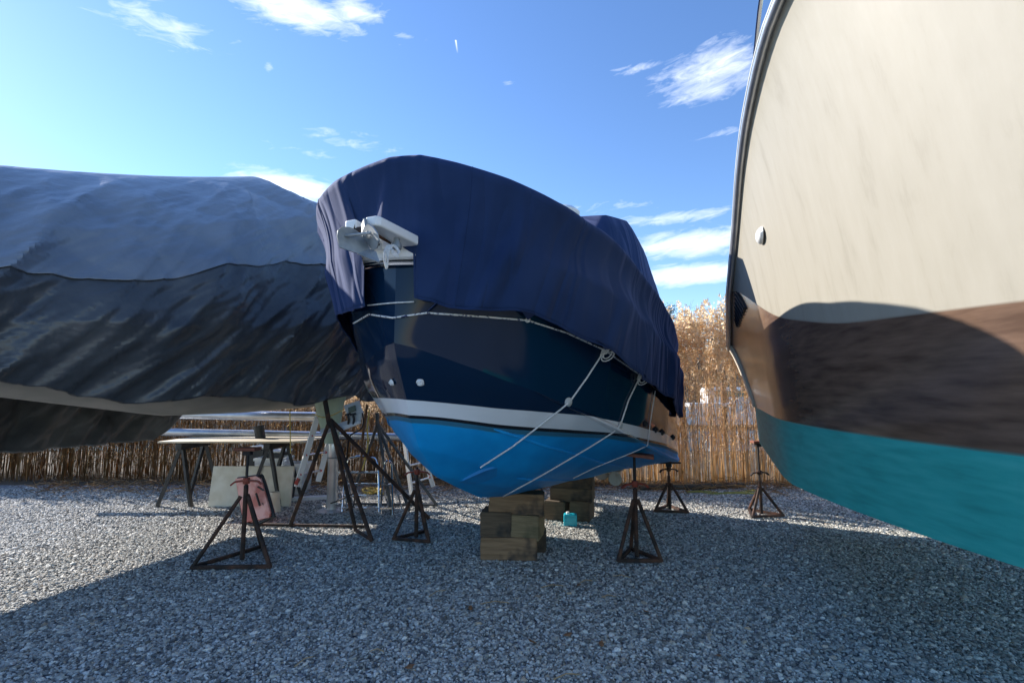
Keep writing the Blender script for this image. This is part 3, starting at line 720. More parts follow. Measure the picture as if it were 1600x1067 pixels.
# ------------------------------------------------------------------ tarped boat on the left
XL, YL = at(400, 282, 6.3).x, 6.3; RZ = at(400, 282, 6.3).z
def B3(u, p, z): return Vector((XL+DX*u+DY*p, YL+DY*u-DX*p, z))
b3 = thing('sailing_boat', B3(0, 0, .7), 'pale green bottomed boat standing on tripods under a dark tarp', 'boat')
def hw3(u): return ip([(-4.6, .05), (-4.1, .5), (-3.2, 1.0), (-1.6, 1.38), (.3, 1.45), (1.4, 1.3)], u)
G = []
for i in range(31):
    u = -4.45+i*.193; w = hw3(u)*.93; row = []
    for jx in range(25):
        b_ = -1+jx/12; a = abs(b_); p = w*math.sin(a*math.pi/2); z = 1.36+.16*max(0, -u-1)+(1.0)*(1-math.cos(a*math.pi/2))**.9*.9+.04*max(0, u)
        row.append(B3(u, p*(1 if b_ >= 0 else -1), z))
    G.append(row)
MB().grid(G).build('hull', 'grey_hull', b3)
# fin keel, pale green, tapering down
k0 = at(512, 640, 6.5)
km = MB(); G = []
for (py, l, r_, Y) in ((600, 486, 550, 6.5), (628, 491, 538, 6.5), (650, 496, 534, 6.5), (672, 502, 531, 6.5), (692, 508, 528, 6.5)):
    a, b_ = at(l, py, Y), at(r_, py, Y); c = (a+b_)/2; hwid = (b_-a).length/2; row = []
    for jx in range(17):
        an_ = 2*math.pi*jx/16; row.append(c+Vector((hwid*math.cos(an_), .10*math.sin(an_)*(1 if math.sin(an_) > 0 else 1), 0)))
    G.append(row)
km.grid(G); o_ = len(km.v); km.f.append(tuple(range(o_-17, o_-1)))
km.build('keel', 'pale_green', b3)
tp = thing('boat_tarp', B3(0, 0, 1.5), 'dark crinkled tarp with upper sheet tinted sky-lit blue grey stretched over the boat at the left', 'tarp')
def tsec(u, v, side):
    w = hw3(u); rz = RZ-.45*max(0, -u-.1)+.03*max(0, -u-.1)**2
    shz = rz-.72; 
    if v < .34: k = v/.34; p = w*.80*k; z = rz+(shz-rz)*(k**1.25)
    else:
        k = (v-.34)/.66; low = (1.49+.06*max(0, -u-1.2)+.05*math.sin(u*4)) if side > 0 else ip([(-.2, .95), (.5, 1.5)], u); p = w*(.80+.22*math.sin(min(1, k*1.7)*math.pi/2)-.17*max(0, k-.6)/.4); z = shz+(low-shz)*k
    return p, z
def tarp(v0, v1, u0, u1, nm, mat, lift):
    for side in (1, -1):
        G = []
        nu, nv = 190, 100
        for i in range(nu+1):
            u = u0+(u1-u0)*i/nu; row = []
            for jx in range(nv+1):
                ve = v1
                if lift: ve = v1+.05*nz(u*1.6, 2)+.03*math.sin(u*2.3)
                v = v0+(ve-v0)*jx/nv
                p, z = tsec(u, v, side)
                d = abs(nz(u*1.2+z*.9, z*.8, 4))*.10
                for dirx, dirz, f1, A_, sd in ((.75, -.66, 1.9, .09, 1), (.62, -.78, 4.2, .05, 7), (.9, -.43, 3.1, .045, 13), (.8, -.6, 8., .026, 19), (.55, -.83, 15., .013, 23), (.72, -.69, 24., .008, 31)):
                    q1 = u*dirx+z*dirz; q2 = -u*dirz+z*dirx
                    d += A_*(1-min(1, 2.2*abs(nz(q1*f1+.25*nz(q2*.9, sd), q2*f1*.07, sd))))**1.6
                d *= min(1, v*4)
                row.append(B3(u, (p+d+lift)*side, z+lift+d*.25))
            G.append(row)
        MB().grid(G, flip=(side == -1)).build(nm, mat, tp, angle=70, solid=.003)
tarp(.30, 1, -4.5, 1.35, 'lower_sheet', 'tarp_dark', 0); tarp(0, .53, -4.5, 1.35, 'upper_sheet', 'tarp_lit', .012)
# end curtain of the tarp at the bow and the stern
for ue, nm in ((1.35, 'stern_curtain'), (-4.5, 'bow_curtain')):
    G = []
    for side in (1,):
        for k in range(25):
            v = 1-k/12 if k <= 12 else (k-12)/12; sd = 1 if k <= 12 else -1
            p, z = tsec(ue, v, sd); G.append([B3(ue, p*sd, z), B3(ue+(.02 if ue > 0 else -.02), p*sd*.98, 1.7)])
    MB().grid(G).build(nm, 'tarp_dark', tp, solid=.003)
# instrument box hung under the tarp
ib = thing('instrument_panel', at(552, 666, 6.0), 'tilted pale instrument panel with grey display on black clamps beneath the tarp', 'panel')
A_ = [at(538, 634, 6.05), at(561, 626, 6.05), at(567, 645, 5.98), at(562, 662, 5.98), at(546, 660, 5.98)]
MB().poly(A_, .03).build('case', 'grey_plate', ib, smooth=False)
MB().poly([at(544, 637, 5.99), at(555, 633, 5.99), at(556, 641, 5.97), at(545, 645, 5.97)], .012).build('display', 'lcd', ib, smooth=False)
m = MB()
for x in (543, 551): m.tube([at(x, 646, 5.95), at(x+2, 655, 5.94), at(x+1, 662, 5.96)], .014, 8).tube([at(x-4, 648, 5.95), at(x+5, 646, 5.95)], .011, 8)
m.build('clamp', 'black_plastic', ib)
MB().poly([at(500, 672, 6.05), at(560, 652, 6.05), at(564, 660, 5.95), at(535, 672, 5.95), at(502, 678, 5.95)], .02).build('shelf', 'white_gel', ib, smooth=False)
MB().tube(curve_pts([at(566, 645, 5.97), at(568, 660, 5.96), at(562, 672, 5.96), at(548, 680, 5.98), at(543, 700, 6.0), at(541, 725, 6.0)], 6), .009, 6).build('cable', 'dark_steel', ib)

# ------------------------------------------------------------------ yard clutter on the left
def lad(a0, b0, a1, b1, n, rail, rung, lbl, rmat='white_paint', gmat='alu', w=.065, tips=True, grp=None, name='step_ladder'):
    root = thing(name, (a0+b0)/2, lbl, 'ladder', grp)
    for p, q_ in ((a0, a1), (b0, b1)):
        MB().bar(p, q_, .03, w).build('rail', rmat, root, smooth=False)
    for k in range(n):
        f_ = (k+.6)/n; p, q_ = a0.lerp(a1, f_), b0.lerp(b1, f_); r_ = MB().tube([p, q_], rung, 8).build('rung', gmat, root)
        if tips:
            MB().tube([p-(q_-p)*.03, p+(q_-p)*.06], rung*1.5, 8).build('rung_lock', 'orange_red', r_); MB().tube([q_-(q_-p)*.06, q_+(q_-p)*.03], rung*1.5, 8).build('rung_lock', 'orange_red', r_)
    return root
L = lad(at(464, 760, 6.9), at(497, 752, 7.4), at(499, 640, 7.1), at(528, 640, 7.5), 4, 0, .013, 'white ladder rail with red rung locks leaning behind the tall tripod', w=.075)
MB().box(at(464.5, 752, 6.86), (.05, .006, .09), tilt=('Y', R(25))).build('warning_sticker', noisy('dark_red_print', (.05, .04, .04), (.4, .04, .03), 30, .5), L, smooth=False)
lad(at(643, 772, 7.3), at(677, 760, 7.5), at(632, 690, 7.4), at(655, 688, 7.6), 3, 0, .013, 'white step ladder with red rung locks behind the rusty bow stand', w=.06)
def chrome_ladder(x0, x1, yt, yb, Y, lbl, n, lean=.18):
    root = thing('boarding_ladder', at((x0+x1)/2, yb, Y), lbl, 'ladder', 'stainless boarding ladders')
    a0, b0, a1, b1 = at(x0, yb, Y), at(x1, yb, Y), at(x0+6, yt+12, Y+lean), at(x1-2, yt+12, Y+lean); t = at((x0+x1)/2+2, yt, Y+lean+.02)
    MB().tube(curve_pts([a0, a1, a1.lerp(t, .5)+Vector((0, 0, .04)), t, b1.lerp(t, .5)+Vector((0, 0, .04)), b1, b0], 5), .014, 8).build('frame', 'chrome', root)
    for k in range(n): 
        f_ = (k+.3)/n; p, q_ = a0.lerp(a1, f_), b0.lerp(b1, f_); MB().bar(p, q_, .07, .018).build('step', 'chrome', root, smooth=False)
    for s_ in (0, 1):
        p = (a1, b1)[s_]; q_ = (a0, b0)[s_]; MB().tube([p.lerp(q_, .15), q_+Vector((0.04, .35, 0))], .012, 8).build('strut', 'chrome', root)
    return root
chrome_ladder(535, 592, 713, 799, 6.75, 'wide stainless boarding ladder with rounded top standing on the gravel', 4)
chrome_ladder(594, 614, 720, 804, 6.6, 'narrow stainless ladder frame beside the wider one', 2)
chrome_ladder(521, 543, 735, 795, 6.95, 'low stainless frame half hidden by the steel post', 2)
sp_ = gr(518, 798)
ps = thing('steel_post', sp_, 'thick shiny steel post on a round base plate below the green keel', 'post')
MB().lathe(sp_, [(.19, 0), (.19, .012), (.1, .016), (.072, .03), (.072, .66), (.078, .67), (.078, .9), (.074, .92), (.001, .925)], 28).build('tube', 'alu', ps)
MB().tube([sp_+Vector((.075*math.cos(a), .075*math.sin(a), .72)) for a in np.linspace(0, 6.3, 24)], .012, 6).build('collar', 'galv', ps)
tag(MB().tube(curve_pts([at(517, 786, 6.6), at(528, 782, 6.5), at(542, 776, 6.5), at(553, 772, 6.6), at(552, 790, 6.7), at(540, 797, 6.7)], 6), .009, 6).build('cable_loop', 'black_rope'), 'loop of black cable around the foot of the steel post', 'cable')
# masts on sawhorses
mm_ = thing('mast', at(430, 650, 8.0), 'thick dull grey mast lying level behind the tarped boat', 'mast', 'masts lying on trestles')
MB().tube([at(60, 645, 8.0), at(505, 651, 8.0)], .075, 14).build('tube', 'alu', mm_)
mm_ = thing('mast', at(430, 675, 7.7), 'slim shiny mast with black clamp lying lower behind the tripod', 'mast', 'masts lying on trestles')
MB().tube([at(120, 672, 7.7), at(655, 683, 8.4)], .06, 14).build('tube', 'alu', mm_)
MB().tube([at(404, 665, 7.7), at(408, 690, 7.7)], .075, 10).build('clamp', 'black_plastic', mm_)
MB().tube([at(400, 684, 7.6), at(500, 687, 7.6), at(548, 686, 7.7)], .008, 6).build('halyard', 'black_rope', mm_)
def trestle(p, lbl, h, w):
    root = thing('trestle', p, lbl, 'trestle', 'black trestles under the plywood table')
    MB().box(p+Vector((0, 0, h)), (.09, w, .09), bev=.008).build('beam', 'black_plastic', root)
    for sx in (1, -1):
        for sy in (1, -1): MB().bar(p+Vector((.02*sx, sy*(w/2-.08), h-.04)), p+Vector((.24*sx, sy*(w/2), 0)), .045, .045).build('leg', 'black_plastic', root, smooth=False)
tz = at(450, 688, 7.3).z
for x, lb in ((432, 'black trestle under the near end of the plywood table'), (300, 'black trestle under the far end of the plywood table')):
    p = at(x, 688, 7.5); trestle(Vector((p.x, 7.55, 0)), lb, tz-.08, .7)
a = at(250, 690, 7.2); b_ = at(478, 690, 7.2)
tag(MB().box(((a.x+b_.x)/2, 7.55, tz-.012), (b_.x-a.x, .8, .022), bev=.003).build('table_board', 'tan_wood'), 'pale plywood sheet lying across the black trestles', 'board')
# white panel, bins, crate, bag
p0, p1 = gr(380, 792), gr(453, 792); hh = at(420, 729, p1.y).z
tag(MB().box(((p0.x+p1.x)/2-.25, p1.y+.05, hh/2), (p1.x-p0.x+.5, .05, hh), 0, ('X', R(-8)), bev=.01).build('foam_panel', 'cream'), 'cream coloured panel standing upright behind the black crate', 'panel')
mc, nt, b = newmat('clear_plastic'); b.inputs['Base Color'].default_value = (.82, .86, .88, 1); b.inputs['Roughness'].default_value = .3; b.inputs['Transmission Weight'].default_value = .55; M['clear'] = mc
def bin_(c, w, d, h, mat, lbl, grp, lid=None):
    root = thing('storage_bin', c, lbl, 'storage bin', grp); bm = MB(); t = .008; c = Vector(c)
    def ring(k, z, ins): return [c+Vector((sx*(w/2*k-ins), sy*(d/2*k-ins), z)) for sx, sy in ((-1, -1), (1, -1), (1, 1), (-1, 1))]
    rings = [ring(.86, 0, 0), ring(1, h-.04, 0), ring(1, h-.04, -.015), ring(1, h, -.015), ring(1, h, t), ring(.86, t, t)]
    for r_ in rings: bm.v += r_
    for i in range(5):
        for j_ in range(4): bm.f.append((i*4+j_, i*4+(j_+1) % 4, i*4+4+(j_+1) % 4, i*4+4+j_))
    bm.f += [(3, 2, 1, 0), (20, 21, 22, 23)]
    bm.build('tub', mat, root, smooth=False); return root
y8 = 8.0
for x0, x1, zt, lb in ((398, 441, 716, 'clear plastic bin full of pale sheets under the plywood table'), (443, 474, 725, 'clear plastic bin right of the fuller one under the table')):
    a, b_ = at(x0, zt, y8), at(x1, zt, y8); bin_(((a.x+b_.x)/2, y8+.2, 0), b_.x-a.x, .4, a.z, 'clear', lb, 'clear plastic bins')
a, b_ = gr(409, 788), gr(444, 788); ch = at(430, 751, a.y).z
cr = bin_(((a.x+b_.x)/2+.02, a.y+.14, 0), (b_.x-a.x)*1.15, .28, ch, 'black_plastic', 'black plastic crate with coiled things on top in front of the cream panel', None)
m = MB(); c = at(417, 744, a.y+.12)
m.lathe(c, [(.05, -.1), (.07, -.06), (.07, 0), (.045, .03), (.02, .05)], 14)
tag(m.build('black_pot', 'black_plastic'), 'black lidded pot standing in the black crate', 'pot')
tag(MB().tube(curve_pts([at(441, 752, a.y+.1), at(445, 740, a.y+.1), at(450, 739, a.y+.1), at(448, 752, a.y+.12), at(438, 756, a.y+.1)], 6), .008, 6).build('black_hose', 'black_rope'), 'short loop of black hose sticking out of the crate', 'hose')
c = gr(428, 800); m = MB(); rows = []
for i in range(9):
    a_ = i/8; rows.append([c+Vector((.09*(1-.35*a_)*math.cos(t_)*(1+.2*nz(t_*2, a_*3)), .07*(1-.3*a_)*math.sin(t_)*(1+.2*nz(t_, a_*4, 2)), .27*a_)) for t_ in np.linspace(0, 2*math.pi, 17)])
tag(m.grid(rows).build('cloth_bag', 'cream', angle=60), 'crumpled cream bag slumped beside the black crate', 'bag')
pb = thing('pink_case', gr(405, 812), 'tilted clear case with black rim and pink contents at the left edge', 'case')
def pk(x, y, Y): return at(x, y, Y)
co = [pk(372, 748, 6.25), pk(404, 744, 6.2), pk(411, 748, 6.2), pk(426, 800, 6.05), pk(424, 808, 6.05), pk(385, 816, 6.1)]
MB().poly(co, .10).build('contents', 'pink', pb, smooth=False)
MB().tube(curve_pts(co+[co[0]], 4), .022, 8).build('rim', 'black_plastic', pb)
m = MB()
for (x, y, x2, y2) in ((400, 770, 406, 790), (411, 785, 416, 800), (403, 760, 412, 766)): m.bar(pk(x, y, 6.06), pk(x2, y2, 6.04), .02, .012)
m.build('tool', 'black_plastic', pb)
# beams, cords, sticks
tag(MB().bar(gr(440, 783), gr(520, 779), .14, .10).build('white_beam', 'white_paint', smooth=False), 'white painted beam lying on the sunlit gravel behind the crate', 'beam')
pts = [gr(575+18*math.cos(t_*1.7)*abs(math.sin(t_*.37))+8, 771+3*math.sin(t_*2.3))+Vector((0, 0, .015+.05*abs(math.sin(t_)))) for t_ in np.linspace(0, 22, 90)]
tag(MB().tube(pts, .012, 6).build('cord_heap', 'yellow_rope'), 'tangled yellow cord heaped on the gravel behind the stainless ladder', 'cord')
tag(MB().tube(curve_pts([at(577, 640, 6.6), at(574, 668, 6.6), at(575, 690, 6.6), at(571, 715, 6.6), at(566, 735, 6.6)], 6), .011, 6).build('yellow_hose', 'yellow_rope'), 'yellow line hanging down between the tarped boat and the blue boat', 'hose')
tag(MB().tube(curve_pts([at(453, 640, 6.0), at(453.5, 680, 6.0), at(454, 708, 6.0)], 4), .006, 6).build('yellow_line', 'yellow_rope'), 'thin yellow line hanging straight down from the tarp hem', 'rope')
tag(MB().tube([at(574, 632, 6.9), at(567, 680, 6.9), at(563, 740, 6.9)], .018, 8).build('wooden_pole', 'brown_wood'), 'brown wooden pole standing behind the hanging yellow line', 'pole')
tag(MB().tube(curve_pts([at(488, 646, 6.3), at(505, 652, 6.3), at(520, 648, 6.35), at(545, 636, 6.3)], 6), .006, 6).build('yellow_line', 'yellow_rope'), 'yellow line wrapped round the top of the pale green keel', 'rope')

# ------------------------------------------------------------------ ground
def ground_mat():
    m, nt, b = newmat('gravel_bed'); v = coords(nt)
    vo = N_(nt, 'ShaderNodeTexVoronoi', Scale=42.0); nt.links.new(v, vo.inputs['Vector'])
    sepc = nt.nodes.new('ShaderNodeSeparateColor'); nt.links.new(vo.outputs['Color'], sepc.inputs[0])
    c = ramp(nt, sepc.outputs[0], [(0, (.05, .055, .06)), (.45, (.19, .195, .2)), (.8, (.36, .36, .355)), (1, (.6, .6, .58))])
    nt.links.new(c, b.inputs['Base Color']); b.inputs['Roughness'].default_value = .85
    inv = N_(nt, 'ShaderNodeMath', operation='SUBTRACT'); inv.inputs[0].default_value = 1; nt.links.new(vo.outputs['Distance'], inv.inputs[1])
    bump(nt, b, inv.outputs[0], .9, .02); return m
M['bed'] = ground_mat()
M['soil'] = noisy('marsh_soil', (.045, .035, .022), (.12, .09, .055), 3, .95, bs=.6, bd=.03)
g = MB().add([(-60, -60, 0), (60, -60, 0), (60, 8.9, 0), (-60, 8.9, 0)], [(0, 1, 2, 3)]).build('ground', 'bed', smooth=False); tag(g, kind='structure')
g = MB().add([(-900, 8.9, 0), (900, 8.9, 0), (900, 1500, 0), (-900, 1500, 0)], [(0, 1, 2, 3)]).build('marsh_ground', 'soil', smooth=False); tag(g, kind='structure')
mw, nt, b = newmat('creek_water'); b.inputs['Base Color'].default_value = (.03, .05, .06, 1); b.inputs['Roughness'].default_value = .08
v = coords(nt, (1, .4, 1)); n = N_(nt, 'ShaderNodeTexNoise', Scale=3.0); nt.links.new(v, n.inputs['Vector']); bump(nt, b, n.outputs['Fac'], .04, .02); M['water'] = mw
g = MB().add([(-200, 14, .01), (200, 14, .01), (200, 46, .01), (-200, 46, .01)], [(0, 1, 2, 3)]).build('creek_water', 'water', smooth=False); tag(g, kind='structure')
# loose stones: geometry nodes instances
def stone_mat():
    m, nt, b = newmat('gravel_stone'); oi = nt.nodes.new('ShaderNodeObjectInfo')
    c = ramp(nt, oi.outputs['Random'], [(0, (.11, .108, .1)), (.25, (.26, .252, .228)), (.55, (.44, .428, .388)), (.8, (.58, .565, .515)), (.92, (.8, .78, .71)), (.97, (.42, .32, .22)), (1, (.86, .85, .8))])
    tc = coords(nt); n = N_(nt, 'ShaderNodeTexNoise', Scale=2.5, Detail=5.0); nt.links.new(tc, n.inputs['Vector'])
    mx = N_(nt, 'ShaderNodeMixRGB', blend_type='MULTIPLY'); mx.inputs[0].default_value = .5; nt.links.new(c, mx.inputs[1]); nt.links.new(ramp(nt, n.outputs['Fac'], [(.3, (.55, .55, .57)), (.7, (1.15, 1.15, 1.13))]), mx.inputs[2])
    nt.links.new(mx.outputs[0], b.inputs['Base Color']); b.inputs['Roughness'].default_value = .7; return m
M['stone'] = stone_mat()
def gravel_group(density, size, seed):
    ng = bpy.data.node_groups.new('gravel_scatter', 'GeometryNodeTree')
    ng.interface.new_socket('Geometry', in_out='INPUT', socket_type='NodeSocketGeometry'); ng.interface.new_socket('Geometry', in_out='OUTPUT', socket_type='NodeSocketGeometry')
    n = ng.nodes; l = ng.links
    gi = n.new('NodeGroupInput'); go = n.new('NodeGroupOutput')
    d = n.new('GeometryNodeDistributePointsOnFaces'); d.inputs['Density'].default_value = density; d.inputs['Seed'].default_value = seed
    l.new(gi.outputs[0], d.inputs['Mesh'])
    ico = n.new('GeometryNodeMeshIcoSphere'); ico.inputs['Radius'].default_value = 1; ico.inputs['Subdivisions'].default_value = 2
    spn = n.new('GeometryNodeSetPosition'); l.new(ico.outputs['Mesh'], spn.inputs['Geometry'])
    nt_ = n.new('ShaderNodeTexNoise'); nt_.inputs['Scale'].default_value = .9; nt_.inputs['Detail'].default_value = 3
    vm = n.new('ShaderNodeVectorMath'); vm.operation = 'SUBTRACT'; vm.inputs[1].default_value = (.5, .5, .5); l.new(nt_.outputs['Color'], vm.inputs[0])
    vs = n.new('ShaderNodeVectorMath'); vs.operation = 'SCALE'; vs.inputs['Scale'].default_value = 1.5; l.new(vm.outputs[0], vs.inputs[0]); l.new(vs.outputs[0], spn.inputs['Offset'])
    sm = n.new('GeometryNodeSetMaterial'); sm.inputs['Material'].default_value = M['stone']; l.new(spn.outputs[0], sm.inputs['Geometry'])
    ip_ = n.new('GeometryNodeInstanceOnPoints'); l.new(d.outputs['Points'], ip_.inputs['Points']); l.new(sm.outputs[0], ip_.inputs['Instance'])
    rv = n.new('FunctionNodeRandomValue'); rv.data_type = 'FLOAT_VECTOR'; rv.inputs[0].default_value = (-.5, -.5, 0); rv.inputs[1].default_value = (.5, .5, 6.28)
    l.new(rv.outputs[0], ip_.inputs['Rotation'])
    r2 = n.new('FunctionNodeRandomValue'); r2.data_type = 'FLOAT_VECTOR'; r2.inputs[0].default_value = (size*.45, size*.4, size*.3); r2.inputs[1].default_value = (size*1.25, size*1.0, size*.75); r2.inputs['Seed'].default_value = 5
    l.new(r2.outputs[0], ip_.inputs['Scale']); l.new(ip_.outputs[0], go.inputs[0]); return ng
zones = [(1.6, 4.2, 3900, .0138), (4.2, 6.2, 2900, .0148), (6.2, 8.6, 1600, .018), (1.6, 6.2, 110, .026)]
for k, (ya, yb, den, sz) in enumerate(zones):
    o = MB().add([(-1.1*ya-1, ya, .003), (1.1*ya+1, ya, .003), (1.1*yb+1, yb, .003), (-1.1*yb-1, yb, .003)], [(0, 1, 2, 3)]).build('gravel_stones', 'bed', smooth=False)
    md = o.modifiers.new('scatter', 'NODES'); md.node_group = gravel_group(den, sz, k); tag(o, kind='stuff')

# ------------------------------------------------------------------ reeds
def reed_mat():
    m, nt, b = newmat('dry_reed'); a = N_(nt, 'ShaderNodeAttribute', attribute_name='tone')
    c = ramp(nt, a.outputs['Fac'], [(0, (.22, .13, .06)), (.4, (.46, .31, .155)), (.75, (.70, .52, .30)), (1, (.86, .70, .50))])
    nt.links.new(c, b.inputs['Base Color']); b.inputs['Roughness'].default_value = .75
    tr_ = nt.nodes.new('ShaderNodeBsdfTranslucent'); nt.links.new(c, tr_.inputs[0]); mx = nt.nodes.new('ShaderNodeMixShader'); mx.inputs[0].default_value = .75
    out = nt.nodes['Material Output']; nt.links.new(b.outputs[0], mx.inputs[1]); nt.links.new(tr_.outputs[0], mx.inputs[2]); nt.links.new(mx.outputs[0], out.inputs[0]); return m
M['reed'] = reed_mat()
def reeds(x0, x1, y0, y1, n, hmin, hmax, name, plume=True, tonebase=.5, big=1.0):
    V = []; Fc = []; T = []
    rr = random.Random(n)
    for _ in range(n):
        x = rr.uniform(x0, x1); y = y0+(y1-y0)*rr.random()**1.1
        if y < y0+.35*nz(x*.8, 3)+.25: y += .4
        h = rr.uniform(hmin, hmax)*(1+.10*nz(x*.6, y)); la = rr.gauss(0, .07); lb = rr.gauss(0, .06); tone = min(1, max(0, tonebase+rr.gauss(0, .2)))
        if rr.random() < .05: la += rr.choice((-1, 1))*rr.uniform(.15, .4)
        pts = []
        for k in range(5):
            t = k/4; pts.append((x+la*h*t*t+.01*rr.gauss(0, 1), y+lb*h*t*t, h*t))
        r0 = rr.uniform(.0035, .006)
        o = len(V)
        for k, p in enumerate(pts):
            r = r0*(1-.55*k/4)
            for jx in range(3):
                a = jx*2.094+x*7; V.append((p[0]+r*math.cos(a), p[1]+r*math.sin(a), p[2])); T.append(tone*(1 if k else .75))
        for k in range(4):
            for jx in range(3): Fc.append((o+k*3+jx, o+k*3+(jx+1) % 3, o+k*3+3+(jx+1) % 3, o+k*3+3+jx))
        for _l in range(rr.randint(1, 3) if big == 1 else rr.randint(3, 5)):                       # blades
            t = rr.uniform(.15, .92); a = rr.uniform(0, 6.28); L_ = rr.uniform(.18, .5); w = rr.uniform(.005, .011)
            px = x+la*h*t*t; py = y+lb*h*t*t; pz = h*t; dx, dy = math.cos(a), math.sin(a); up = rr.uniform(.1, .7)
            p1 = (px+dx*L_*.5, py+dy*L_*.5, pz+L_*up*.5); p2 = (px+dx*L_*.9, py+dy*L_*.9, pz+L_*(up*.5-rr.uniform(.2, .6)))
            o = len(V); V += [(px-dy*w, py+dx*w, pz), (px+dy*w, py-dx*w, pz), (p1[0]+dy*w, p1[1]-dx*w, p1[2]), (p1[0]-dy*w, p1[1]+dx*w, p1[2]), p2]
            tt = min(1, tone+rr.uniform(-.1, .25)); T += [tt]*5; Fc += [(o, o+1, o+2, o+3), (o+3, o+2, o+4)]
        if plume and rr.random() < (.5 if big == 1 else .9):
            tx, ty, tz_ = pts[-1]; pl_ = rr.uniform(.2, .36)*big; da = rr.uniform(0, 6.28)
            for q in range(int(26*big**.9)):
                t = rr.random(); zz = tz_-pl_*.35+pl_*t; a = rr.uniform(0, 6.28); sp_ = big*(.012+.05*math.sin(math.pi*min(1, t*.95+.05)))
                bx = tx+math.cos(da)*t*t*.07; by = ty+math.sin(da)*t*t*.07
                ex, ey, ez = bx+math.cos(a)*sp_+math.cos(da)*.04*big*t, by+math.sin(a)*sp_, zz+rr.uniform(-.03, .06)*big; w = .0085*big**.5
                o = len(V); V += [(bx, by, zz), (ex-w*math.sin(a), ey+w*math.cos(a), (zz+ez)/2+.01), (ex, ey, ez+.02), (ex+w*math.sin(a), ey-w*math.cos(a), (zz+ez)/2-.01)]
                T += [min(1, .9+rr.uniform(-.25, .3))]*4; Fc.append((o, o+1, o+2, o+3))
    m = MB(); m.v = [Vector(p) for p in V]; m.f = Fc
    o = m.build(name, 'reed', smooth=False, attr={'tone': T}); tag(o, kind='stuff'); return o
reeds(-.2, 8.5, 8.75, 9.45, 950, 1.5, 2.4, 'reed_bed', tonebase=.82)
reeds(-.2, 8.5, 8.6, 9.3, 640, 2.1, 2.95, 'reed_bed', big=1.8, tonebase=.8)
reeds(-13, -.2, 9.0, 10.6, 3000, 1.2, 1.85, 'reed_bed', tonebase=.12)  # low tone paints the shadow on the left reeds into their colour
# flattened dead stalks in front of the reeds
V = MB(); T = []
for _ in range(1500):
    x = random.uniform(-8, 8); y = random.gauss(8.55, .28); a = random.uniform(0, 3.14); L_ = random.uniform(.15, .6); z = abs(random.gauss(.03, .05)); dz = random.gauss(0, .05)
    c = Vector((x, y, z+.01)); d = Vector((math.cos(a)*L_/2, math.sin(a)*L_/3, dz)); V.tube([c-d, c+Vector((0, 0, random.uniform(0, .04))), c+d], .0035, 3, cap=False)
    T += [min(1, max(0, random.gauss(.35, .25)))]*9
tag(V.build('fallen_reeds', 'reed', smooth=False, attr={'tone': T}), kind='stuff')
m = MB(); a = gr(1000, 767); b_ = gr(1165, 763); m.tube([a.lerp(b_, t)+Vector((0, .03*math.sin(t*9), .05)) for t in np.linspace(0, 1, 16)], [.03+.025*math.sin(3.14*t)+.008*nz(t*9) for t in np.linspace(0, 1, 16)], 10)
tag(m.build('rotten_log', 'log'), 'dark half buried log along the foot of the reeds', 'log')
M['moss'] = noisy('yellow_green_moss', (.18, .2, .03), (.30, .29, .07), 12, .95, bs=.8, bd=.02)
m = MB()
for px, py, r_ in ((1093, 769, .26), (1120, 772, .2), (1155, 771, .3), (1178, 768, .2)):
    c = gr(px, py); k = 24; ring = [c+Vector((r_*math.cos(t)*(1+.5*nz(math.cos(t)*2+px, math.sin(t)*2)), .35*r_*math.sin(t)*(1+.5*nz(math.cos(t)*2, math.sin(t)*2+px)), .012)) for t in np.linspace(0, 6.283, k, endpoint=False)]
    o_ = len(m.v); m.v += ring+[c+Vector((0, 0, .035))]; m.f += [(o_+i, o_+(i+1) % k, o_+k) for i in range(k)]
tag(m.build('moss_patch', 'moss'), kind='stuff')
# sticks and dead leaves on the gravel
for (x0, y0, x1, y1) in ((845, 921, 880, 918), (795, 945, 750, 947), (600, 1022, 577, 1022), (460, 1046, 488, 1030), (865, 1066, 905, 1058), (940, 936, 962, 935), (905, 914, 925, 910), (670, 935, 695, 925), (985, 905, 958, 903)):
    a, b_ = gr(x0, y0), gr(x1, y1); c = (a+b_)/2+Vector((0, .01, .03))
    tag(MB().tube([a+Vector((0, 0, .018)), c, b_+Vector((0, 0, .018))], .0035, 5).build('dry_stalk', noisy('straw', (.3, .2, .1), (.45, .33, .2), 9, .8) if 'straw' not in M else M['straw'], smooth=False), 'thin dry stalk lying loose on the foreground gravel', 'stalk', 'dry stalks on the gravel')

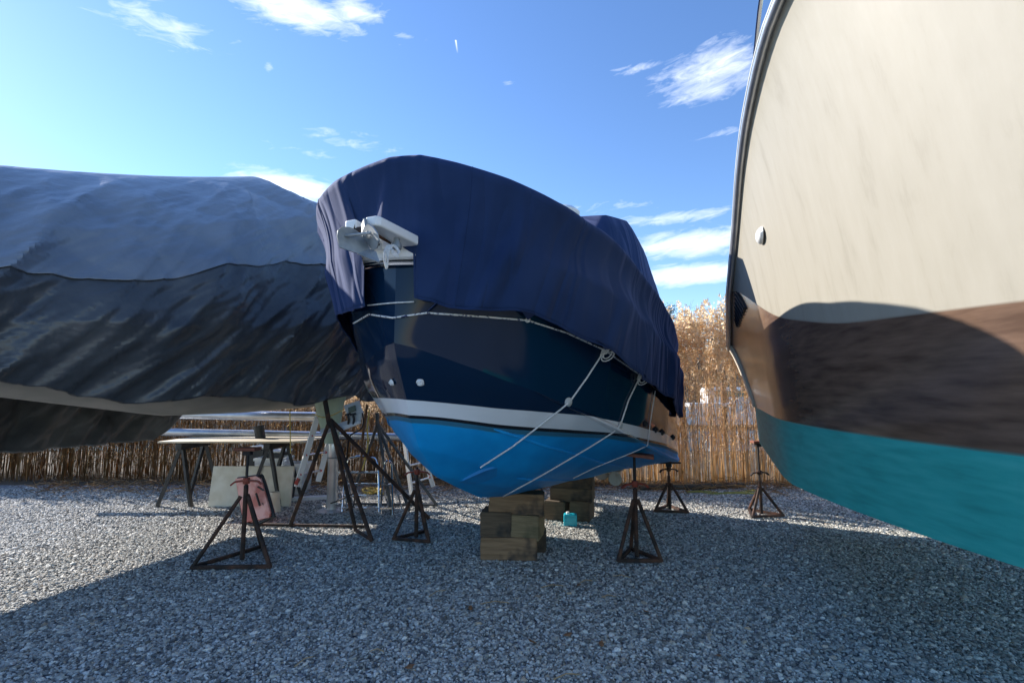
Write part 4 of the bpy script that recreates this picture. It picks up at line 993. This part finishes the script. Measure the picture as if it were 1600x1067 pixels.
M['leaf'] = noisy('dead_leaf', (.14, .06, .025), (.26, .13, .06), 20, .8)
for k, (px, py) in enumerate(((887, 997), (940, 1012), (832, 1008), (1122, 1030), (905, 918), (640, 1048), (735, 955), (1010, 960))):
    c = gr(px, py)+Vector((0, 0, .025)); a_ = k*1.3; ux, uy = Vector((math.cos(a_), math.sin(a_), .1)), Vector((-math.sin(a_), math.cos(a_), .25))
    L_ = .03; mlf = MB().poly([c-ux*L_, c-ux*.3*L_+uy*.5*L_, c+ux*.4*L_+uy*.55*L_, c+ux*L_+Vector((0, 0, .008)), c+ux*.35*L_-uy*.5*L_, c-ux*.4*L_-uy*.45*L_], .0015)
    tag(mlf.build('dead_leaf', 'leaf', smooth=False), 'small curled brown leaf lying on the foreground gravel', 'leaf', 'dead leaves on the gravel')
for x0, x1, yt, lb in ((385, 412, 700, 'dark tote with a pale lid under the plywood table at the frame edge'), (416, 440, 706, 'second dark tote under the table next to the black trestle leg')):
    a, b_ = at(x0, yt, 8.3), at(x1, yt, 8.3); tt_ = thing('dark_tote', ((a.x+b_.x)/2, 8.5, 0), lb, 'tote')
    MB().box(((a.x+b_.x)/2, 8.5, a.z/2-.01), (b_.x-a.x, .4, a.z-.02), bev=.03).build('tub', 'black_plastic', tt_); MB().box(((a.x+b_.x)/2, 8.5, a.z), ((b_.x-a.x)*1.05, .42, .03), bev=.01).build('lid', 'grey_plate', tt_)

# ------------------------------------------------------------------ dock and far trees
dk = thing('floating_dock', (7, 17, 0), 'pale floating dock with posts seen through the reeds', 'dock')
a, b_ = at(1068, 620, 18), at(1136, 620, 18)
MB().box(((a.x+b_.x)/2, 18, at(1100, 617, 18).z-.35), (b_.x-a.x, 1.2, .12), bev=.02).build('deck', 'white_paint', dk)
for x in (1066, 1130): p = at(x, 600, 18); MB().tube([(p.x, 18, 0), (p.x, 18, 2.0)], .09, 10).build('post', 'brown_wood', dk)
mbt = thing('moored_boat', (6, 22, 0), 'small white moored boat with pale cabin seen through the reeds', 'boat')
a = at(1100, 612, 24); rows = []
for i in range(13):
    t = i/12; hw_ = .9*math.sin(math.pi*min(1, .15+t*.85)**.8)+.02; rows.append([Vector((a.x-1.5+5*t, 24-hw_, 1.0+.25*t)), Vector((a.x-1.4+4.8*t, 24-hw_*.8, .15)), Vector((a.x-1.4+4.8*t, 24+hw_*.8, .15)), Vector((a.x-1.5+5*t, 24+hw_, 1.0+.25*t)), Vector((a.x-1.5+5*t, 24-hw_, 1.0+.25*t))])
MB().grid(rows).build('hull', 'white_gel', mbt); MB().box((a.x+1.1, 24, 1.5), (2.2, 1.2, .8), bev=.12).build('cabin', 'white_gel', mbt); MB().box((a.x+1.1, 23.395, 1.6), (1.7, .02, .3)).build('window', 'lcd', mbt)
def bare_tree(x, y, h, lbl, seed, spread=1.0):
    rr = random.Random(seed); root = thing('bare_tree', (x, y, 0), lbl, 'tree', 'trees beyond the creek')
    tm = MB(); cm = MB()
    def br(p, d, L_, r_, lev, mb):
        pts = [p]; q_ = p.copy(); dd = d.copy()
        for k in range(3):
            dd = (dd+Vector((rr.gauss(0, .12), rr.gauss(0, .12), rr.gauss(0.05, .06)))).normalized(); q_ = q_+dd*L_/3; pts.append(q_.copy())
        mb.tube(pts, [r_, r_*.85, r_*.7, r_*.5], 5 if lev < 2 else 3, cap=False)
        if lev >= 5: return
        for k in range(rr.randint(3, 4) if lev else 7):
            f_ = rr.uniform(.35, 1); i = min(2, int(f_*3)); bp = pts[i].lerp(pts[i+1], f_*3-i)
            nd = (dd+Vector((rr.gauss(0, .75)*spread, rr.gauss(0, .75)*spread, rr.gauss(.12, .4)))).normalized(); br(bp, nd, L_*rr.uniform(.5, .75), max(.012, r_*.5), lev+1, cm)
    br(Vector((x, y, 0)), Vector((0, 0, 1)), h*.5, h*.018, 0, tm)
    tm.build('trunk', 'bark', root); cm.build('crown', 'twig', root, smooth=False)
def P2(px, Y): return at(px, 600, Y).x
bare_tree(P2(1112, 48), 48, 11.6, 'tall spreading bare tree standing above the reed plumes', 3)
bare_tree(P2(1075, 55), 55, 11, 'shorter bare tree left of the tall spreading one', 4); bare_tree(P2(1135, 58), 58, 12, 'bare tree just beside the beige hull edge', 8)
bare_tree(P2(330, 52), 52, 8, 'bare tree far behind the tarped boat', 15)
def pine(x, y, h, w, lbl, seed):
    rr = random.Random(seed); root = thing('pine_tree', (x, y, 0), lbl, 'tree', 'trees beyond the creek'); MB().tube([(x, y, 0), (x, y, h*.9)], [.2, .05], 6).build('trunk', 'bark', root)
    m = MB()
    for c in range(34):
        zc = h*(.25+.72*rr.random()); rad = w*(1.1-zc/h)*rr.random()**.5; a = rr.uniform(0, 6.28); cc = Vector((x+rad*math.cos(a), y+rad*math.sin(a), zc))
        for q in range(70):
            d = Vector((rr.gauss(0, .4), rr.gauss(0, .4), rr.gauss(0, .2))); s_ = rr.uniform(.06, .16); t_ = Vector((rr.gauss(0, 1), rr.gauss(0, 1), rr.gauss(0, .5))).normalized()*s_; b2_ = t_.orthogonal().normalized()*s_*.4
            o_ = len(m.v); m.v += [cc+d-t_, cc+d+b2_, cc+d+t_, cc+d-b2_]; m.f.append((o_, o_+1, o_+2, o_+3))
    m.build('crown', 'pine', root, smooth=False)
pine(P2(1049, 60), 60, 13, 2.2, 'dark evergreen just right of the navy cover', 1); pine(P2(1040, 66), 66, 13.2, 2.0, 'dark evergreen partly behind the navy cover', 2)
pine(P2(1150, 70), 70, 10, 2.5, 'dark evergreen behind the beige boat', 5); pine(P2(250, 64), 64, 9, 2.4, 'dark evergreen far left behind the tarp', 6)
# brushy far bank
V = []; Fc = []; rr = random.Random(5)
for _ in range(20000):
    x = rr.uniform(-70, 75); y = rr.uniform(47, 54); h = rr.uniform(4.0, 8.0)*(1+.35*nz(x*.12, 2)); z = rr.random()**.8*h; L_ = rr.uniform(.3, 1.0); d = Vector((rr.gauss(0, .5), rr.gauss(0, .3), rr.uniform(.2, 1))).normalized()*L_
    w = rr.uniform(.02, .06); c = Vector((x, y, z)); s_ = Vector((w, 0, 0)); o_ = len(V); V += [c-s_, c+s_, c+d+s_*.3, c+d-s_*.3]; Fc.append((o_, o_+1, o_+2, o_+3))
m = MB(); m.v = V; m.f = Fc; tag(m.build('far_brush', 'twig', smooth=False), kind='stuff')
hm = noisy('wooded_hill', (.05, .042, .03), (.10, .085, .06), .8, .95, bs=.8, bd=.4)
rows = []
for i in range(60):
    x = -200+i*7; rows.append([Vector((x, 60, -.2)), Vector((x, 75, 7.6+2.2*nz(x*.09, 1)+.8*nz(x*.4, 5))), Vector((x, 120, 10+2*nz(x*.04, 9)))])
tag(MB().grid(rows, flip=True).build('far_hill', hm), kind='structure')

# ------------------------------------------------------------------ light and sky
SUN_AZ = R(-60); SUN_EL = R(27)
w = bpy.data.worlds.new('World'); sc.world = w; w.use_nodes = True; nt = w.node_tree; bg = nt.nodes['Background']
sky = nt.nodes.new('ShaderNodeTexSky'); sky.sky_type = 'NISHITA'; sky.sun_disc = False; sky.sun_elevation = SUN_EL; sky.sun_rotation = SUN_AZ
sky.air_density = 1.0; sky.dust_density = .05; sky.ozone_density = 3.0
tc = nt.nodes.new('ShaderNodeTexCoord'); sep = nt.nodes.new('ShaderNodeSeparateXYZ'); nt.links.new(tc.outputs['Generated'], sep.inputs[0])
def mth(op, a, b=None, c=None):
    n = nt.nodes.new('ShaderNodeMath'); n.operation = op
    for i, x in enumerate((a, b, c)):
        if x is None: continue
        if isinstance(x, (int, float)): n.inputs[i].default_value = x
        else: nt.links.new(x, n.inputs[i])
    return n.outputs[0]
az = mth('ARCTAN2', sep.outputs[0], sep.outputs[1]); el = mth('ARCSINE', sep.outputs[2])
def dirae(px, py):
    d = ray(px, py).normalized(); return math.atan2(d.x, d.y), math.asin(d.z)
blobs = [(455, 12, 110, 34, 1.25), (555, 18, 50, 26, 1.0), (632, 56, 34, 7, .5), (421, 106, 11, 9, .75), (500, 205, 70, 10, .42), (570, 210, 50, 8, .42), (1115, 108, 95, 40, 1.0), (1105, 138, 85, 22, .95), (1000, 106, 45, 11, .6), (1132, 207, 42, 9, .5),
         (1050, 341, 120, 10, .8), (1085, 380, 130, 22, 1.25), (1085, 428, 120, 17, 1.35), (455, 292, 85, 20, 1.5), (300, 330, 120, 25, .9), (250, 40, 110, 30, .7), (560, 225, 90, 12, .5), (470, 235, 90, 10, .42), (790, 130, 16, 6, .5), (970, 322, 90, 10, .5), (1125, 66, 50, 16, .55), (760, -60, 300, 40, .7)]
tot = None
for px, py, wx, wy, s in blobs:
    a0, e0 = dirae(px, py); a1, _ = dirae(px+wx, py); _, e1 = dirae(px, py-wy)
    dx = mth('DIVIDE', mth('SUBTRACT', az, a0), abs(a1-a0)); dy = mth('DIVIDE', mth('SUBTRACT', el, e0), abs(e1-e0))
    g_ = mth('MULTIPLY', mth('EXPONENT', mth('MULTIPLY', mth('ADD', mth('MULTIPLY', dx, dx), mth('MULTIPLY', dy, dy)), -1)), s)
    tot = g_ if tot is None else mth('MAXIMUM', tot, g_)
cmb = nt.nodes.new('ShaderNodeCombineXYZ'); nt.links.new(mth('MULTIPLY', az, 9), cmb.inputs[0]); nt.links.new(mth('MULTIPLY', mth('ADD', el, mth('MULTIPLY', az, -.12)), 34), cmb.inputs[1])
nn = nt.nodes.new('ShaderNodeTexNoise'); nn.inputs['Scale'].default_value = 2.2; nn.inputs['Detail'].default_value = 9; nn.inputs['Roughness'].default_value = .62; nn.inputs['Distortion'].default_value = .6
nt.links.new(cmb.outputs[0], nn.inputs['Vector'])
cl = mth('MULTIPLY', mth('SUBTRACT', mth('ADD', mth('MULTIPLY', tot, .62), nn.outputs['Fac']), .72), 1.35)
cl = mth('MINIMUM', mth('MAXIMUM', cl, 0), .88)
a0, e0 = dirae(712, 63); a1, e1 = dirae(715, 84)                    # contrail
ct = mth('DIVIDE', mth('SUBTRACT', el, e0), e1-e0)
ctx = mth('SUBTRACT', az, mth('ADD', mth('MULTIPLY', ct, a1-a0), a0))
g_ = mth('MULTIPLY', mth('EXPONENT', mth('MULTIPLY', mth('POWER', mth('DIVIDE', ctx, .0015), 2), -1)), mth('MULTIPLY', mth('MULTIPLY', mth('GREATER_THAN', ct, 0), mth('LESS_THAN', ct, 1)), mth('SUBTRACT', 1, ct)))
cl = mth('MAXIMUM', cl, mth('MULTIPLY', g_, .9))
mx = nt.nodes.new('ShaderNodeMixRGB'); nt.links.new(cl, mx.inputs[0])
hs = nt.nodes.new('ShaderNodeHueSaturation'); hs.inputs['Saturation'].default_value = 1.12; hs.inputs['Hue'].default_value = .507; nt.links.new(sky.outputs[0], hs.inputs['Color']); nt.links.new(hs.outputs[0], mx.inputs[1]); mx.inputs[2].default_value = (5.6, 5.9, 6.3, 1)
nt.links.new(mx.outputs[0], bg.inputs['Color']); bg.inputs['Strength'].default_value = .135
sl = bpy.data.lights.new('sun', 'SUN'); so = bpy.data.objects.new('sun', sl); COL.objects.link(so); sl.energy = 4.9; sl.angle = R(.5); sl.color = (1, .94, .86)
sd = Vector((math.sin(SUN_AZ)*math.cos(SUN_EL), math.cos(SUN_AZ)*math.cos(SUN_EL), math.sin(SUN_EL)))
so.rotation_euler = sd.to_track_quat('Z', 'Y').to_euler(); so.location = sd*50
vs = sc.view_settings; vs.view_transform = 'Standard'; vs.look = 'None'; vs.exposure = 1.03; vs.gamma = 1
